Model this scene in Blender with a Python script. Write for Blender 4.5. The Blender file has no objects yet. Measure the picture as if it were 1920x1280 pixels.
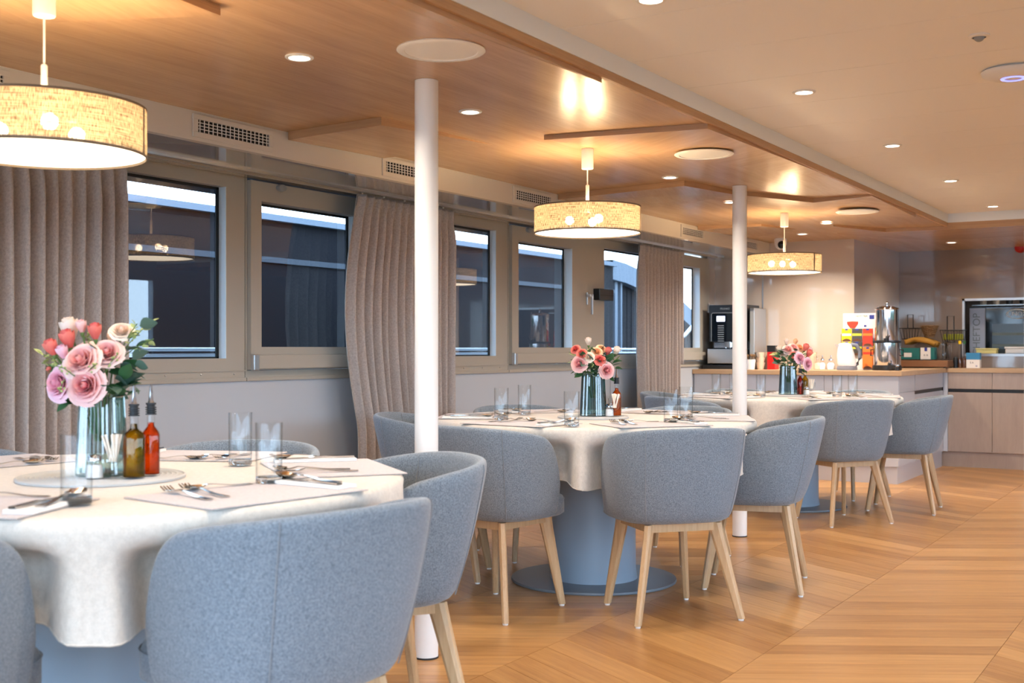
import bpy, bmesh, math, random
from math import sin, cos, pi, radians, sqrt, atan2, hypot
from mathutils import Vector, Matrix

random.seed(7)
S = bpy.context.scene
C = S.collection

# ------------------------------------------------------------------ camera
cam_d = bpy.data.cameras.new('camera'); cam = bpy.data.objects.new('camera', cam_d); C.objects.link(cam)
cam.location = (0, 0, 1.08); cam.rotation_euler = (radians(90), 0, radians(31.26 - 90))
cam_d.sensor_width = 36; cam_d.lens = 41.53; cam_d.shift_y = 0.0073
cam_d.clip_start = 0.05; cam_d.clip_end = 200
cam_d.dof.use_dof = True; cam_d.dof.focus_distance = 5.3; cam_d.dof.aperture_fstop = 5.0
S.camera = cam
# ------------------------------------------------------------------ colour management, sky
S.view_settings.view_transform = 'Standard'; S.view_settings.look = 'None'
S.view_settings.gamma = 1; S.view_settings.exposure = 0.75
S.view_settings.use_curve_mapping = False
S.cycles.use_denoising = True
S.cycles.max_bounces = 10; S.cycles.transparent_max_bounces = 24; S.cycles.sample_clamp_indirect = 6
S.cycles.caustics_reflective = False; S.cycles.caustics_refractive = False
W = bpy.data.worlds.new('sky'); S.world = W; W.use_nodes = True
wn = W.node_tree; wn.nodes.clear()
wo = wn.nodes.new('ShaderNodeOutputWorld'); wb = wn.nodes.new('ShaderNodeBackground')
wt = wn.nodes.new('ShaderNodeTexCoord'); wx = wn.nodes.new('ShaderNodeSeparateXYZ'); wr = wn.nodes.new('ShaderNodeValToRGB')
wn.links.new(wt.outputs['Generated'], wx.inputs[0]); wn.links.new(wx.outputs['Z'], wr.inputs[0])
wr.color_ramp.elements[0].position = 0.0; wr.color_ramp.elements[0].color = (0.66, 0.83, 1.0, 1)
wr.color_ramp.elements[1].position = 0.6; wr.color_ramp.elements[1].color = (0.50, 0.70, 1.0, 1)
wn.links.new(wr.outputs[0], wb.inputs[0]); wb.inputs[1].default_value = SKY = 7.0
wn.links.new(wb.outputs[0], wo.inputs[0])
BULB = 190.0; DIFF = 3.4; DOWN = 4.6

# ------------------------------------------------------------------ materials
def new_mat(name):
    m = bpy.data.materials.new(name); m.use_nodes = True
    nt = m.node_tree; p = nt.nodes['Principled BSDF']
    return m, nt, p
def lin(r, g, b):
    f = lambda c: ((c / 255) / 12.92) if c / 255 <= 0.04045 else (((c / 255) + 0.055) / 1.055) ** 2.4
    return (f(r), f(g), f(b), 1)
def plain(name, col, rough=0.5, metal=0.0, spec=0.5, coat=0.0, bump=0, bscale=200):
    m, nt, p = new_mat(name)
    p.inputs['Base Color'].default_value = col; p.inputs['Roughness'].default_value = rough
    p.inputs['Metallic'].default_value = metal; p.inputs['Specular IOR Level'].default_value = spec
    p.inputs['Coat Weight'].default_value = coat
    if bump:
        n = nt.nodes.new('ShaderNodeTexNoise'); n.inputs['Scale'].default_value = bscale; n.inputs['Detail'].default_value = 3
        t = nt.nodes.new('ShaderNodeTexCoord'); nt.links.new(t.outputs['Object'], n.inputs['Vector'])
        b = nt.nodes.new('ShaderNodeBump'); b.inputs['Strength'].default_value = bump; b.inputs['Distance'].default_value = 0.002
        nt.links.new(n.outputs[0], b.inputs['Height']); nt.links.new(b.outputs[0], p.inputs['Normal'])
    return m
def emit(name, col, strength):
    m, nt, p = new_mat(name)
    p.inputs['Base Color'].default_value = col; p.inputs['Emission Color'].default_value = col
    p.inputs['Emission Strength'].default_value = strength
    return m
def wood(name, dark, light, rough=0.4, coord='Object', stretch=(1, 14, 14), scale=3.0, vary=0.12, coat=0.0, contrast=0.5, bump=0.06):
    m, nt, p = new_mat(name); L = nt.links
    t = nt.nodes.new('ShaderNodeTexCoord'); mp = nt.nodes.new('ShaderNodeMapping'); mp.inputs['Scale'].default_value = stretch
    oi = nt.nodes.new('ShaderNodeObjectInfo'); gi = nt.nodes.new('ShaderNodeNewGeometry')
    ad = nt.nodes.new('ShaderNodeMath'); ad.operation = 'ADD'
    L.new(oi.outputs['Random'], ad.inputs[0]); L.new(gi.outputs['Random Per Island'], ad.inputs[1])
    fr = nt.nodes.new('ShaderNodeMath'); fr.operation = 'FRACT'; L.new(ad.outputs[0], fr.inputs[0])
    mu = nt.nodes.new('ShaderNodeMath'); mu.operation = 'MULTIPLY'; mu.inputs[1].default_value = 37.0; L.new(fr.outputs[0], mu.inputs[0])
    L.new(t.outputs[coord], mp.inputs['Vector'])
    va = nt.nodes.new('ShaderNodeVectorMath'); va.operation = 'ADD'; L.new(mp.outputs[0], va.inputs[0])
    cx = nt.nodes.new('ShaderNodeCombineXYZ'); L.new(mu.outputs[0], cx.inputs[0]); L.new(mu.outputs[0], cx.inputs[2]); L.new(cx.outputs[0], va.inputs[1])
    n1 = nt.nodes.new('ShaderNodeTexNoise'); n1.inputs['Scale'].default_value = scale; n1.inputs['Detail'].default_value = 6; n1.inputs['Roughness'].default_value = 0.62
    n1.inputs['Distortion'].default_value = 0.4
    L.new(va.outputs[0], n1.inputs['Vector'])
    n2 = nt.nodes.new('ShaderNodeTexNoise'); n2.inputs['Scale'].default_value = scale * 7; n2.inputs['Detail'].default_value = 3
    L.new(va.outputs[0], n2.inputs['Vector'])
    mx = nt.nodes.new('ShaderNodeMix'); mx.inputs[0].default_value = 0.3; L.new(n1.outputs[0], mx.inputs[2]); L.new(n2.outputs[0], mx.inputs[3])
    vr = nt.nodes.new('ShaderNodeMath'); vr.operation = 'MULTIPLY_ADD'; vr.inputs[1].default_value = vary; L.new(fr.outputs[0], vr.inputs[0]); L.new(mx.outputs[0], vr.inputs[2])
    cr = nt.nodes.new('ShaderNodeValToRGB'); w_ = 0.5 - 0.36 * contrast
    cr.color_ramp.elements[0].position = 0.5 - 0.22 / max(contrast, .1) * .6 + vary / 2; cr.color_ramp.elements[0].color = dark
    cr.color_ramp.elements[1].position = 0.5 + 0.22 / max(contrast, .1) * .6 + vary / 2; cr.color_ramp.elements[1].color = light
    L.new(vr.outputs[0], cr.inputs[0]); L.new(cr.outputs[0], p.inputs['Base Color'])
    p.inputs['Roughness'].default_value = rough; p.inputs['Coat Weight'].default_value = coat; p.inputs['Coat Roughness'].default_value = 0.2
    if bump:
        b = nt.nodes.new('ShaderNodeBump'); b.inputs['Strength'].default_value = bump; b.inputs['Distance'].default_value = 0.002
        L.new(mx.outputs[0], b.inputs['Height']); L.new(b.outputs[0], p.inputs['Normal'])
    return m
def fabric(name, c1, c2, scale=900, rough=0.95, bump=0.25, sheen=0.3):
    m, nt, p = new_mat(name); L = nt.links
    t = nt.nodes.new('ShaderNodeTexCoord')
    n = nt.nodes.new('ShaderNodeTexNoise'); n.inputs['Scale'].default_value = scale; n.inputs['Detail'].default_value = 2
    n2 = nt.nodes.new('ShaderNodeTexNoise'); n2.inputs['Scale'].default_value = scale * .22; n2.inputs['Detail'].default_value = 4
    L.new(t.outputs['Object'], n.inputs['Vector']); L.new(t.outputs['Object'], n2.inputs['Vector'])
    mx = nt.nodes.new('ShaderNodeMix'); mx.inputs[0].default_value = 0.5; L.new(n.outputs[0], mx.inputs[2]); L.new(n2.outputs[0], mx.inputs[3])
    cr = nt.nodes.new('ShaderNodeValToRGB'); cr.color_ramp.elements[0].position = 0.36; cr.color_ramp.elements[1].position = 0.64
    cr.color_ramp.elements[0].color = c1; cr.color_ramp.elements[1].color = c2
    L.new(mx.outputs[0], cr.inputs[0]); L.new(cr.outputs[0], p.inputs['Base Color'])
    p.inputs['Roughness'].default_value = rough; p.inputs['Sheen Weight'].default_value = sheen; p.inputs['Specular IOR Level'].default_value = 0.2
    b = nt.nodes.new('ShaderNodeBump'); b.inputs['Strength'].default_value = bump; b.inputs['Distance'].default_value = 0.001
    L.new(mx.outputs[0], b.inputs['Height']); L.new(b.outputs[0], p.inputs['Normal'])
    return m
def pane_glass(name, tint, mirror=0.0, edge=None, gain=2.2):
    m, nt, p = new_mat(name); L = nt.links; nt.nodes.remove(p)
    o = nt.nodes['Material Output']; tr = nt.nodes.new('ShaderNodeBsdfTransparent'); tr.inputs[0].default_value = tint
    gl = nt.nodes.new('ShaderNodeBsdfGlossy'); gl.inputs['Roughness'].default_value = 0.0
    f = nt.nodes.new('ShaderNodeFresnel'); f.inputs[0].default_value = 1.5
    a = nt.nodes.new('ShaderNodeMath'); a.operation = 'MULTIPLY_ADD'; a.inputs[1].default_value = gain; a.inputs[2].default_value = mirror; a.use_clamp = True
    L.new(f.outputs[0], a.inputs[0]); mx = nt.nodes.new('ShaderNodeMixShader')
    ge = nt.nodes.new('ShaderNodeNewGeometry'); iv = nt.nodes.new('ShaderNodeMath'); iv.operation = 'SUBTRACT'; iv.inputs[0].default_value = 1; L.new(ge.outputs['Backfacing'], iv.inputs[1])
    am = nt.nodes.new('ShaderNodeMath'); am.operation = 'MULTIPLY'; L.new(a.outputs[0], am.inputs[0]); L.new(iv.outputs[0], am.inputs[1])
    if edge:
        lw = nt.nodes.new('ShaderNodeLayerWeight'); lw.inputs[0].default_value = 0.5; pw = nt.nodes.new('ShaderNodeMath'); pw.operation = 'POWER'; pw.inputs[1].default_value = 3.0
        L.new(lw.outputs['Facing'], pw.inputs[0]); mc = nt.nodes.new('ShaderNodeMix'); mc.data_type = 'RGBA'; L.new(pw.outputs[0], mc.inputs[0])
        mc.inputs[6].default_value = tint; mc.inputs[7].default_value = edge; L.new(mc.outputs[2], tr.inputs[0])
    L.new(am.outputs[0], mx.inputs[0]); L.new(tr.outputs[0], mx.inputs[1]); L.new(gl.outputs[0], mx.inputs[2]); L.new(mx.outputs[0], o.inputs[0])
    return m
def glassy(name, col, rough=0.0, thin=0.35):
    m, nt, p = new_mat(name); L = nt.links; nt.nodes.remove(p)
    o = nt.nodes['Material Output']; g = nt.nodes.new('ShaderNodeBsdfGlass'); g.inputs['Color'].default_value = col; g.inputs['IOR'].default_value = 1.45
    g.inputs['Roughness'].default_value = rough
    tr = nt.nodes.new('ShaderNodeBsdfTransparent'); tr.inputs[0].default_value = col; mx = nt.nodes.new('ShaderNodeMixShader')
    mx.inputs[0].default_value = thin; L.new(g.outputs[0], mx.inputs[1]); L.new(tr.outputs[0], mx.inputs[2]); L.new(mx.outputs[0], o.inputs[0])
    return m
def vcol(name, rough=0.6, trans=0.15):
    m, nt, p = new_mat(name); a = nt.nodes.new('ShaderNodeVertexColor'); a.layer_name = 'Col'
    nt.links.new(a.outputs[0], p.inputs['Base Color']); p.inputs['Roughness'].default_value = rough
    p.inputs['Subsurface Weight'].default_value = trans; p.inputs['Subsurface Radius'].default_value = (0.01, 0.005, 0.004); p.inputs['Subsurface Scale'].default_value = 0.3
    return m
def shade_mat():
    m, nt, p = new_mat('lamp shade weave'); L = nt.links; nt.nodes.remove(p); o = nt.nodes['Material Output']
    uv = nt.nodes.new('ShaderNodeTexCoord')
    def stripes(sc):
        mp = nt.nodes.new('ShaderNodeMapping'); mp.inputs['Scale'].default_value = sc; L.new(uv.outputs['UV'], mp.inputs[0])
        n = nt.nodes.new('ShaderNodeTexNoise'); n.inputs['Scale'].default_value = 1.0; n.inputs['Detail'].default_value = 2; L.new(mp.outputs[0], n.inputs['Vector']); return n
    a = stripes((640, 7, 1)); b = stripes((16, 90, 1))
    mn = nt.nodes.new('ShaderNodeMath'); mn.operation = 'ADD'; L.new(a.outputs[0], mn.inputs[0]); L.new(b.outputs[0], mn.inputs[1])
    cr = nt.nodes.new('ShaderNodeValToRGB'); cr.color_ramp.elements[0].position = 0.78; cr.color_ramp.elements[0].color = (0.08, 0.060, 0.040, 1)
    cr.color_ramp.elements[1].position = 1.12; cr.color_ramp.elements[1].color = (0.38, 0.315, 0.225, 1)
    h = nt.nodes.new('ShaderNodeMath'); h.operation = 'MULTIPLY'; h.inputs[1].default_value = 0.5; L.new(mn.outputs[0], h.inputs[0])
    cr.color_ramp.elements[0].position = 0.41; cr.color_ramp.elements[1].position = 0.58; L.new(h.outputs[0], cr.inputs[0])
    df = nt.nodes.new('ShaderNodeBsdfDiffuse'); tl = nt.nodes.new('ShaderNodeBsdfTranslucent'); tp = nt.nodes.new('ShaderNodeBsdfTransparent')
    L.new(cr.outputs[0], df.inputs[0]); L.new(cr.outputs[0], tl.inputs[0])
    m1 = nt.nodes.new('ShaderNodeMixShader'); m1.inputs[0].default_value = 0.5; L.new(df.outputs[0], m1.inputs[1]); L.new(tl.outputs[0], m1.inputs[2])
    gp = nt.nodes.new('ShaderNodeMapRange'); gp.inputs[1].default_value = 0.50; gp.inputs[2].default_value = 0.60; gp.inputs[3].default_value = 0.005; gp.inputs[4].default_value = 0.15
    L.new(h.outputs[0], gp.inputs[0])
    m2 = nt.nodes.new('ShaderNodeMixShader'); L.new(gp.outputs[0], m2.inputs[0]); L.new(m1.outputs[0], m2.inputs[1]); L.new(tp.outputs[0], m2.inputs[2])
    L.new(m2.outputs[0], o.inputs[0]); return m

M = {}
M['plank'] = wood('oak floor', lin(150, 103, 56), lin(201, 152, 94), rough=0.32, coord='UV', stretch=(1, 16, 1), scale=2.2, vary=0.30, contrast=0.5, bump=0.05)
M['floor_base'] = plain('floor joints', lin(120, 78, 42), 0.8)
M['ceil_wood'] = wood('satin wood ceiling', lin(176, 138, 102), lin(208, 170, 128), rough=0.24, coord='Object', stretch=(1.0, 12, 12), scale=1.0, vary=0.10, contrast=0.55, bump=0.02)
M['edge_wood'] = wood('wood edge', lin(172, 132, 96), lin(208, 168, 124), rough=0.45, coord='Object', stretch=(1, 1, 30), scale=2.0, vary=0.05, contrast=0.5)
M['ceil_white'] = plain('white ceiling laminate', lin(246, 245, 243), 0.45)
M['fascia'] = plain('white fascia', lin(242, 248, 250), 0.5)
M['bulkhead'] = plain('pale bulkhead', lin(214, 208, 198), 0.5)
M['soffit'] = plain('glossy grey soffit', lin(176, 172, 164), 0.12, coat=0.6)
M['wall_grey'] = plain('grey wall laminate', lin(190, 196, 203), 0.3, coat=0.2)
M['wall_kitchen'] = plain('glossy beige panel', lin(202, 186, 170), 0.10, coat=0.8)
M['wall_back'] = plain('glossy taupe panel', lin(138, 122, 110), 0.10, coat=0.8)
M['casing'] = plain('beige window frame', lin(176, 169, 156), 0.4)
M['gasket'] = plain('black gasket', lin(22, 26, 30), 0.6)
M['jamb'] = plain('white jamb', lin(225, 235, 240), 0.5)
M['pane'] = pane_glass('window pane', (0.88, 0.92, 0.95, 1), 0.02)
M['white_paint'] = plain('white painted steel', lin(244, 242, 238), 0.45)
M['plastic_white'] = plain('white plastic', lin(238, 236, 232), 0.4)
M['plastic_grey'] = plain('grey plastic', lin(150, 152, 152), 0.4)
M['black'] = plain('black plastic', lin(24, 24, 26), 0.4)
M['dark'] = plain('dark cavity', lin(30, 29, 28), 0.8)
M['alu'] = plain('silver metal', lin(190, 190, 190), 0.3, metal=1.0)
M['steel'] = plain('polished steel', lin(205, 205, 208), 0.12, metal=1.0)
M['cutlery'] = plain('cutlery steel', lin(205, 200, 192), 0.09, metal=1.0)
M['chair'] = fabric('blue grey wool', lin(88, 98, 108), lin(146, 156, 166), scale=1100)
M['seam'] = plain('seam thread', lin(136, 140, 145), 0.9)
M['leg'] = wood('oak leg', lin(178, 142, 102), lin(214, 182, 140), rough=0.4, stretch=(18, 18, 1), scale=3.0, vary=0.1, contrast=0.5)
M['column'] = plain('blue grey lacquer', lin(150, 168, 184), 0.45)
M['disc'] = plain('grey base plate', lin(112, 120, 128), 0.4)
M['cloth'] = fabric('white damask', lin(208, 199, 187), lin(226, 217, 205), scale=300, bump=0.05, rough=0.75, sheen=0.2)
M['napkin'] = fabric('paper napkin', lin(238, 234, 228), lin(250, 247, 242), scale=400, bump=0.05)
M['mat'] = fabric('grey placemat', lin(186, 172, 166), lin(208, 196, 190), scale=800, bump=0.2)
M['trivet'] = plain('woven silver mat', lin(196, 196, 194), 0.55, bump=0.9, bscale=260)
M['curtain'] = fabric('taupe linen', lin(162, 150, 143), lin(192, 181, 173), scale=500, bump=0.2)
M['glass'] = pane_glass('clear glass', (0.985, 0.99, 0.99, 1), 0.01, (0.72, 0.74, 0.75, 1), gain=0.7); M['thick'] = glassy('thick glass', (0.98, 0.99, 0.99, 1), 0.0, 0.1)
M['vase'] = pane_glass('smoked blue ribbed glass', (0.60, 0.71, 0.74, 1), 0.07, (0.16, 0.24, 0.27, 1), gain=1.5); M['vase_pale'] = pane_glass('pale green ribbed glass', (0.80, 0.88, 0.87, 1), 0.06, (0.34, 0.44, 0.44, 1))
M['oil'] = glassy('olive oil', (0.50, 0.36, 0.02, 1), 0.0, 0.15)
M['vinegar'] = glassy('red vinegar', (0.72, 0.20, 0.03, 1), 0.0, 0.15)
M['amber'] = glassy('amber vinegar', (0.62, 0.24, 0.03, 1), 0.0, 0.15); M['dark_red'] = glassy('dark red vinegar', (0.45, 0.05, 0.02, 1), 0.0, 0.15)
M['salt'] = plain('white salt', lin(245, 243, 240), 0.8)
M['shade'] = shade_mat()
M['trim_cloth'] = plain('shade trim', lin(120, 104, 86), 0.9)
M['diffuser'] = emit('lamp diffuser', (1.0, 0.83, 0.60, 1), DIFF)
M['bulb'] = emit('warm bulb', (1.0, 0.70, 0.38, 1), BULB)
M['down'] = emit('downlight lens', (1.0, 0.88, 0.70, 1), 9.0)
M['screen'] = emit('backlit display', (0.62, 0.66, 1.0, 1), 2.0)
M['led_blue'] = emit('blue status ring', (0.25, 0.28, 1.0, 1), 1.2)
M['cab_white'] = plain('pale lilac lacquer', lin(204, 207, 214), 0.35, coat=0.2)
M['cab_taupe'] = wood('taupe wood laminate', lin(160, 140, 126), lin(184, 163, 148), rough=0.3, stretch=(6, 6, 1), scale=2.2, vary=0.02, contrast=0.35, coat=0.3, bump=0)
M['worktop'] = wood('oak worktop', lin(178, 142, 106), lin(206, 172, 134), rough=0.35, stretch=(14, 1.2, 14), scale=2.4, vary=0.0, contrast=0.5)
M['worktop2'] = wood('oak board', lin(120, 80, 50), lin(150, 104, 68), rough=0.4, stretch=(14, 1.2, 14), scale=2.4, vary=0.0, contrast=0.5)
M['petal'] = vcol('rose petals', 0.55, 0.2)
M['leaf'] = plain('dark green leaf', lin(52, 96, 58), 0.45)
M['leaf_grey'] = plain('eucalyptus leaf', lin(78, 108, 94), 0.6)
M['leaf_light'] = plain('pale green sprig', lin(168, 182, 118), 0.6)
M['stem'] = plain('green stem', lin(92, 120, 60), 0.6)
M['pick'] = plain('paper toothpick sleeve', lin(246, 236, 222), 0.8)
M['hull_dark'] = plain('dark tinted hull', (0.0035, 0.0038, 0.006, 1), 0.7, spec=0.08)
M['hull_light'] = plain('pale hull band', lin(92, 102, 112), 0.7)
M['hull_grey'] = plain('grey hull', lin(40, 48, 56), 0.7)
M['water'] = plain('harbour water', (0.03, 0.05, 0.06, 1), 0.15)
M['deck'] = plain('outer deck', lin(120, 124, 128), 0.6)
M['red'] = plain('red plastic', lin(190, 28, 22), 0.35)
M['cream'] = plain('cream porcelain', lin(236, 216, 192), 0.3)
def C3(n, r, g, b, ro=0.5): 
    M[n] = plain(n, lin(r, g, b), ro); return M[n]
C3('teal card', 20, 108, 104); C3('yellow card', 240, 200, 20); C3('orange card', 240, 130, 50); C3('charcoal card', 70, 68, 66); C3('lime card', 190, 200, 60)
C3('blue card', 52, 130, 176); C3('white card', 238, 232, 224); C3('navy card', 48, 60, 140); C3('wicker', 128, 98, 66, 0.8); C3('mustard cloth', 176, 128, 50, 0.9); C3('olive wrap', 128, 128, 24, 0.6)
C3('butter tub', 226, 214, 140); C3('kettle grey', 118, 122, 134); C3('kettle white', 240, 238, 240, 0.3); C3('oven side', 208, 208, 216, 0.35); C3('red card', 214, 60, 40); C3('brown', 96, 58, 34)
M['black_gloss'] = plain('black glass', lin(14, 20, 26), 0.06)
M['rubber'] = plain('black rubber', lin(30, 30, 32), 0.5)

# ------------------------------------------------------------------ mesh helpers
class MB:
    def __init__(s): s.v = []; s.f = []; s.mi = []; s.uv = None
    def add(s, vs, fs, k=0):
        o = len(s.v); s.v += [tuple(v) for v in vs]; s.f += [tuple(i + o for i in f) for f in fs]; s.mi += [k] * len(fs); return s
    def box(s, x0, x1, y0, y1, z0, z1, k=0):
        vs = [(x, y, z) for z in (z0, z1) for y in (y0, y1) for x in (x0, x1)]
        return s.add(vs, [(0, 2, 3, 1), (4, 5, 7, 6), (0, 1, 5, 4), (1, 3, 7, 5), (3, 2, 6, 7), (2, 0, 4, 6)], k)
    def prism(s, poly, z0, z1, k=0):
        n = len(poly); zb = z0 if isinstance(z0, (list, tuple)) else [z0] * n
        vs = [(p[0], p[1], zb[i]) for i, p in enumerate(poly)] + [(p[0], p[1], z1) for p in poly]
        a = sum(poly[i][0] * poly[(i + 1) % n][1] - poly[(i + 1) % n][0] * poly[i][1] for i in range(n))
        fs = [tuple(range(n))[::-1], tuple(range(n, 2 * n))] + [(i, (i + 1) % n, n + (i + 1) % n, n + i) for i in range(n)]
        if a < 0: fs = [f[::-1] for f in fs]
        return s.add(vs, fs, k)
    def lathe(s, prof, n=32, c=(0, 0, 0), k=0, rib=0, cap=True):
        vs = []; m = len(prof)
        for i in range(n):
            a = 2 * pi * i / n; q = 1 + (rib * (1 if i % 2 else -1))
            for r, z in prof: vs.append((c[0] + r * q * cos(a), c[1] + r * q * sin(a), c[2] + z))
        fs = [(i * m + j, ((i + 1) % n) * m + j, ((i + 1) % n) * m + j + 1, i * m + j + 1) for i in range(n) for j in range(m - 1)]
        if cap:
            if prof[0][0] > 1e-5: fs.append(tuple(i * m for i in range(n))[::-1])
            if prof[-1][0] > 1e-5: fs.append(tuple(i * m + m - 1 for i in range(n)))
        return s.add(vs, fs, k)
    def tube(s, path, r, n=8, k=0, cap=True):
        path = [Vector(p) for p in path]; rs = r if isinstance(r, (list, tuple)) else [r] * len(path); vs = []
        up = Vector((0, 0, 1))
        for i, p in enumerate(path):
            t = (path[min(i + 1, len(path) - 1)] - path[max(i - 1, 0)]).normalized()
            a = t.cross(up if abs(t.z) < 0.95 else Vector((1, 0, 0))).normalized(); b = t.cross(a)
            for j in range(n):
                g = 2 * pi * j / n; vs.append(p + (a * cos(g) + b * sin(g)) * rs[i])
        fs = [(i * n + j, i * n + (j + 1) % n, (i + 1) * n + (j + 1) % n, (i + 1) * n + j) for i in range(len(path) - 1) for j in range(n)]
        if cap: fs += [tuple(range(n))[::-1], tuple((len(path) - 1) * n + j for j in range(n))]
        return s.add(vs, fs, k)
    def ball(s, c, r, n=12, m=8, k=0, sq=1):
        return s.lathe([(max(r * sin(pi * j / m), 0), -r * sq * cos(pi * j / m)) for j in range(m + 1)], n, c, k, cap=False)
    def grid(s, fn, nu, nv, k=0, wrap=False):
        vs = [fn(i / (nu if wrap else nu), j / nv) for i in range(nu + (0 if wrap else 1)) for j in range(nv + 1)]
        q = nv + 1; nn = nu if wrap else nu + 1
        fs = [(i * q + j, ((i + 1) % nn) * q + j, ((i + 1) % nn) * q + j + 1, i * q + j + 1) for i in range(nu) for j in range(nv)]
        return s.add(vs, fs, k)
    def mesh(s, name, mats, smooth=False, bevel=0, sub=0, merge=False):
        me = bpy.data.meshes.new(name); me.from_pydata(s.v, [], s.f)
        mats = mats if isinstance(mats, (list, tuple)) else [mats]
        for m in mats: me.materials.append(m)
        for i, p in enumerate(me.polygons): p.material_index = s.mi[i]
        bm = bmesh.new(); bm.from_mesh(me)
        if merge: bmesh.ops.remove_doubles(bm, verts=bm.verts, dist=1e-5)
        bmesh.ops.recalc_face_normals(bm, faces=bm.faces)
        if bevel:
            ed = [e for e in bm.edges if len(e.link_faces) == 2 and e.calc_face_angle(0) > 0.6]
            bmesh.ops.bevel(bm, geom=ed, offset=bevel, segments=2, affect='EDGES', profile=0.5, clamp_overlap=True)
        bm.to_mesh(me); bm.free()
        if smooth:
            me.shade_smooth()
            try: me.set_sharp_from_angle(angle=radians(smooth if smooth is not True else 50))
            except Exception: pass
        me.update(); return me
    def build(s, name, mats, parent=None, smooth=False, bevel=0, sub=0, **kw):
        o = bpy.data.objects.new(name, s.mesh(name, mats, smooth, bevel)); C.objects.link(o)
        if parent: o.parent = parent
        if sub:
            md = o.modifiers.new('subdivision', 'SUBSURF'); md.levels = sub; md.render_levels = sub
        for k, v in kw.items(): o[k] = v
        return o
def empty(name, loc=(0, 0, 0), rz=0, **kw):
    o = bpy.data.objects.new(name, None); C.objects.link(o); o.location = loc; o.rotation_euler = (0, 0, rz); o.empty_display_size = 0.05
    for k, v in kw.items(): o[k] = v
    return o
def kids(o): return [c for c in bpy.data.objects if c.parent == o]
KID = {}
def snap(root):
    KID[root] = [(c, kids(c)) for c in kids(root)]
def dup(root, loc, rz, **kw):
    r = root.copy(); C.objects.link(r); r.location = loc; r.rotation_euler = (0, 0, rz)
    if root in KID:
        for c, gs in KID[root]:
            q = c.copy(); C.objects.link(q); q.parent = r
            for g in gs:
                h = g.copy(); C.objects.link(h); h.parent = q
    for k, v in kw.items(): r[k] = v
    return r
class Proto:
    """first use takes the object itself, later uses copy it"""
    def __init__(s, root): s.root = root; s.used = False; snap(root)
    def put(s, loc, rz=0, **kw):
        if not s.used:
            s.used = True; r = s.root; r.location = loc; r.rotation_euler = (0, 0, rz)
            for k, v in kw.items(): r[k] = v
            return r
        return dup(s.root, loc, rz, **kw)
ST = dict(kind='structure')
ZC = 2.02      # wood ceiling
VB = 1.855     # edge of the wood ceiling above the aisle
VW = 4.00      # window wall
UE = 10.15     # wall behind the counter
UB = 11.75     # back wall of the galley
VR = -2.4      # far side wall
VP = 2.25      # side of the counter peninsula

# ================================================================== STRUCTURE
# ---- floor: chevron oak planks
fl = MB().box(-1.6, 12.3, VR - .1, 4.1, -0.06, -0.006).build('floor', M['floor_base'], **ST)
CW, PT = 0.7055, 0.1443; TAN = math.tan(radians(30))
def plank_geo(mb, c, v0, sgn, th=0.006, g=0.0008):
    sh = sgn * CW * TAN
    pts = [(c + g, v0 + g), (c + PT - g, v0 + g), (c + PT + sh - g, v0 + CW - g), (c + sh + g, v0 + CW - g)]
    mb.prism(pts, -th, 0.0)
def plank_uv(me, sgn, loc=(0, 0)):
    uv = me.uv_layers.new(name='UVMap'); d = Vector((sgn * TAN, 1)).normalized(); n = Vector((d.y, -d.x))
    for l in me.loops:
        p = Vector(me.vertices[l.vertex_index].co[:2]); uv.data[l.index].uv = (p.dot(d), p.dot(n))
pm = {}
for sg in (1, -1):
    mb = MB(); plank_geo(mb, 0, 0, sg); pm[sg] = mb.mesh('floor_plank', M['plank']); plank_uv(pm[sg], sg)
fwd = Vector((cos(radians(31.26)), sin(radians(31.26)))); rgt = Vector((fwd.y, -fwd.x))
cands = []
for k in range(-3, 6):
    sg = 1 if k % 2 == 0 else -1; v0 = k * CW; off = 0 if sg == 1 else CW * TAN
    for i in range(-14, 86):
        c = i * PT + off
        if c + sg * CW * TAN / 2 > 12.2 or c < -1.5: continue
        p = Vector((c + PT / 2 + sg * CW * TAN / 2, v0 + CW / 2)); D = p.dot(fwd); X = p.dot(rgt)
        vis = D > 1.9 and abs(X / D) < 0.47 and p.y < 4.0
        cands.append((0 if vis else 1, D, c, v0, sg))
cands.sort()
rest = {1: MB(), -1: MB()}
for n, (nv, D, c, v0, sg) in enumerate(cands):
    if n < 300:
        o = bpy.data.objects.new('floor_plank', pm[sg]); C.objects.link(o); o.location = (c, v0, 0); o.parent = fl
    else:
        plank_geo(rest[sg], c, v0, sg)
big = MB(); nsplit = len(rest[1].f); big.add(rest[1].v, rest[1].f); big.add(rest[-1].v, rest[-1].f)
bo = bpy.data.objects.new('floor_planks', None)
me = bpy.data.meshes.new('floor_planks'); me.from_pydata(big.v, [], big.f); me.materials.append(M['plank'])
uv = me.uv_layers.new(name='UVMap')
for pi_, p in enumerate(me.polygons):
    sg = 1 if pi_ < nsplit else -1; d = Vector((sg * TAN, 1)).normalized(); nn = Vector((d.y, -d.x))
    for li in p.loop_indices:
        q = Vector(me.vertices[me.loops[li].vertex_index].co[:2]); uv.data[li].uv = (q.dot(d), q.dot(nn))
o = bpy.data.objects.new('floor_planks', me); C.objects.link(o); o.parent = fl; o['kind'] = 'stuff'

# ---- white ceiling over the aisle: separate cross panels
ceil = MB().box(-1.6, 9.5, VR, VB + .02, 2.125, 2.16).build('ceiling', M['ceil_white'], **ST)
u = 9.42
pmesh = MB().box(0, 0.503, VR, VB - .001, 2.11, 2.125).mesh('ceiling_panel', M['ceil_white'], bevel=0.0015)
while u > -1.5:
    u -= 0.5065
    o = bpy.data.objects.new('ceiling_panel', pmesh); C.objects.link(o); o.location = (u, 0, 0); o.parent = ceil
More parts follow.
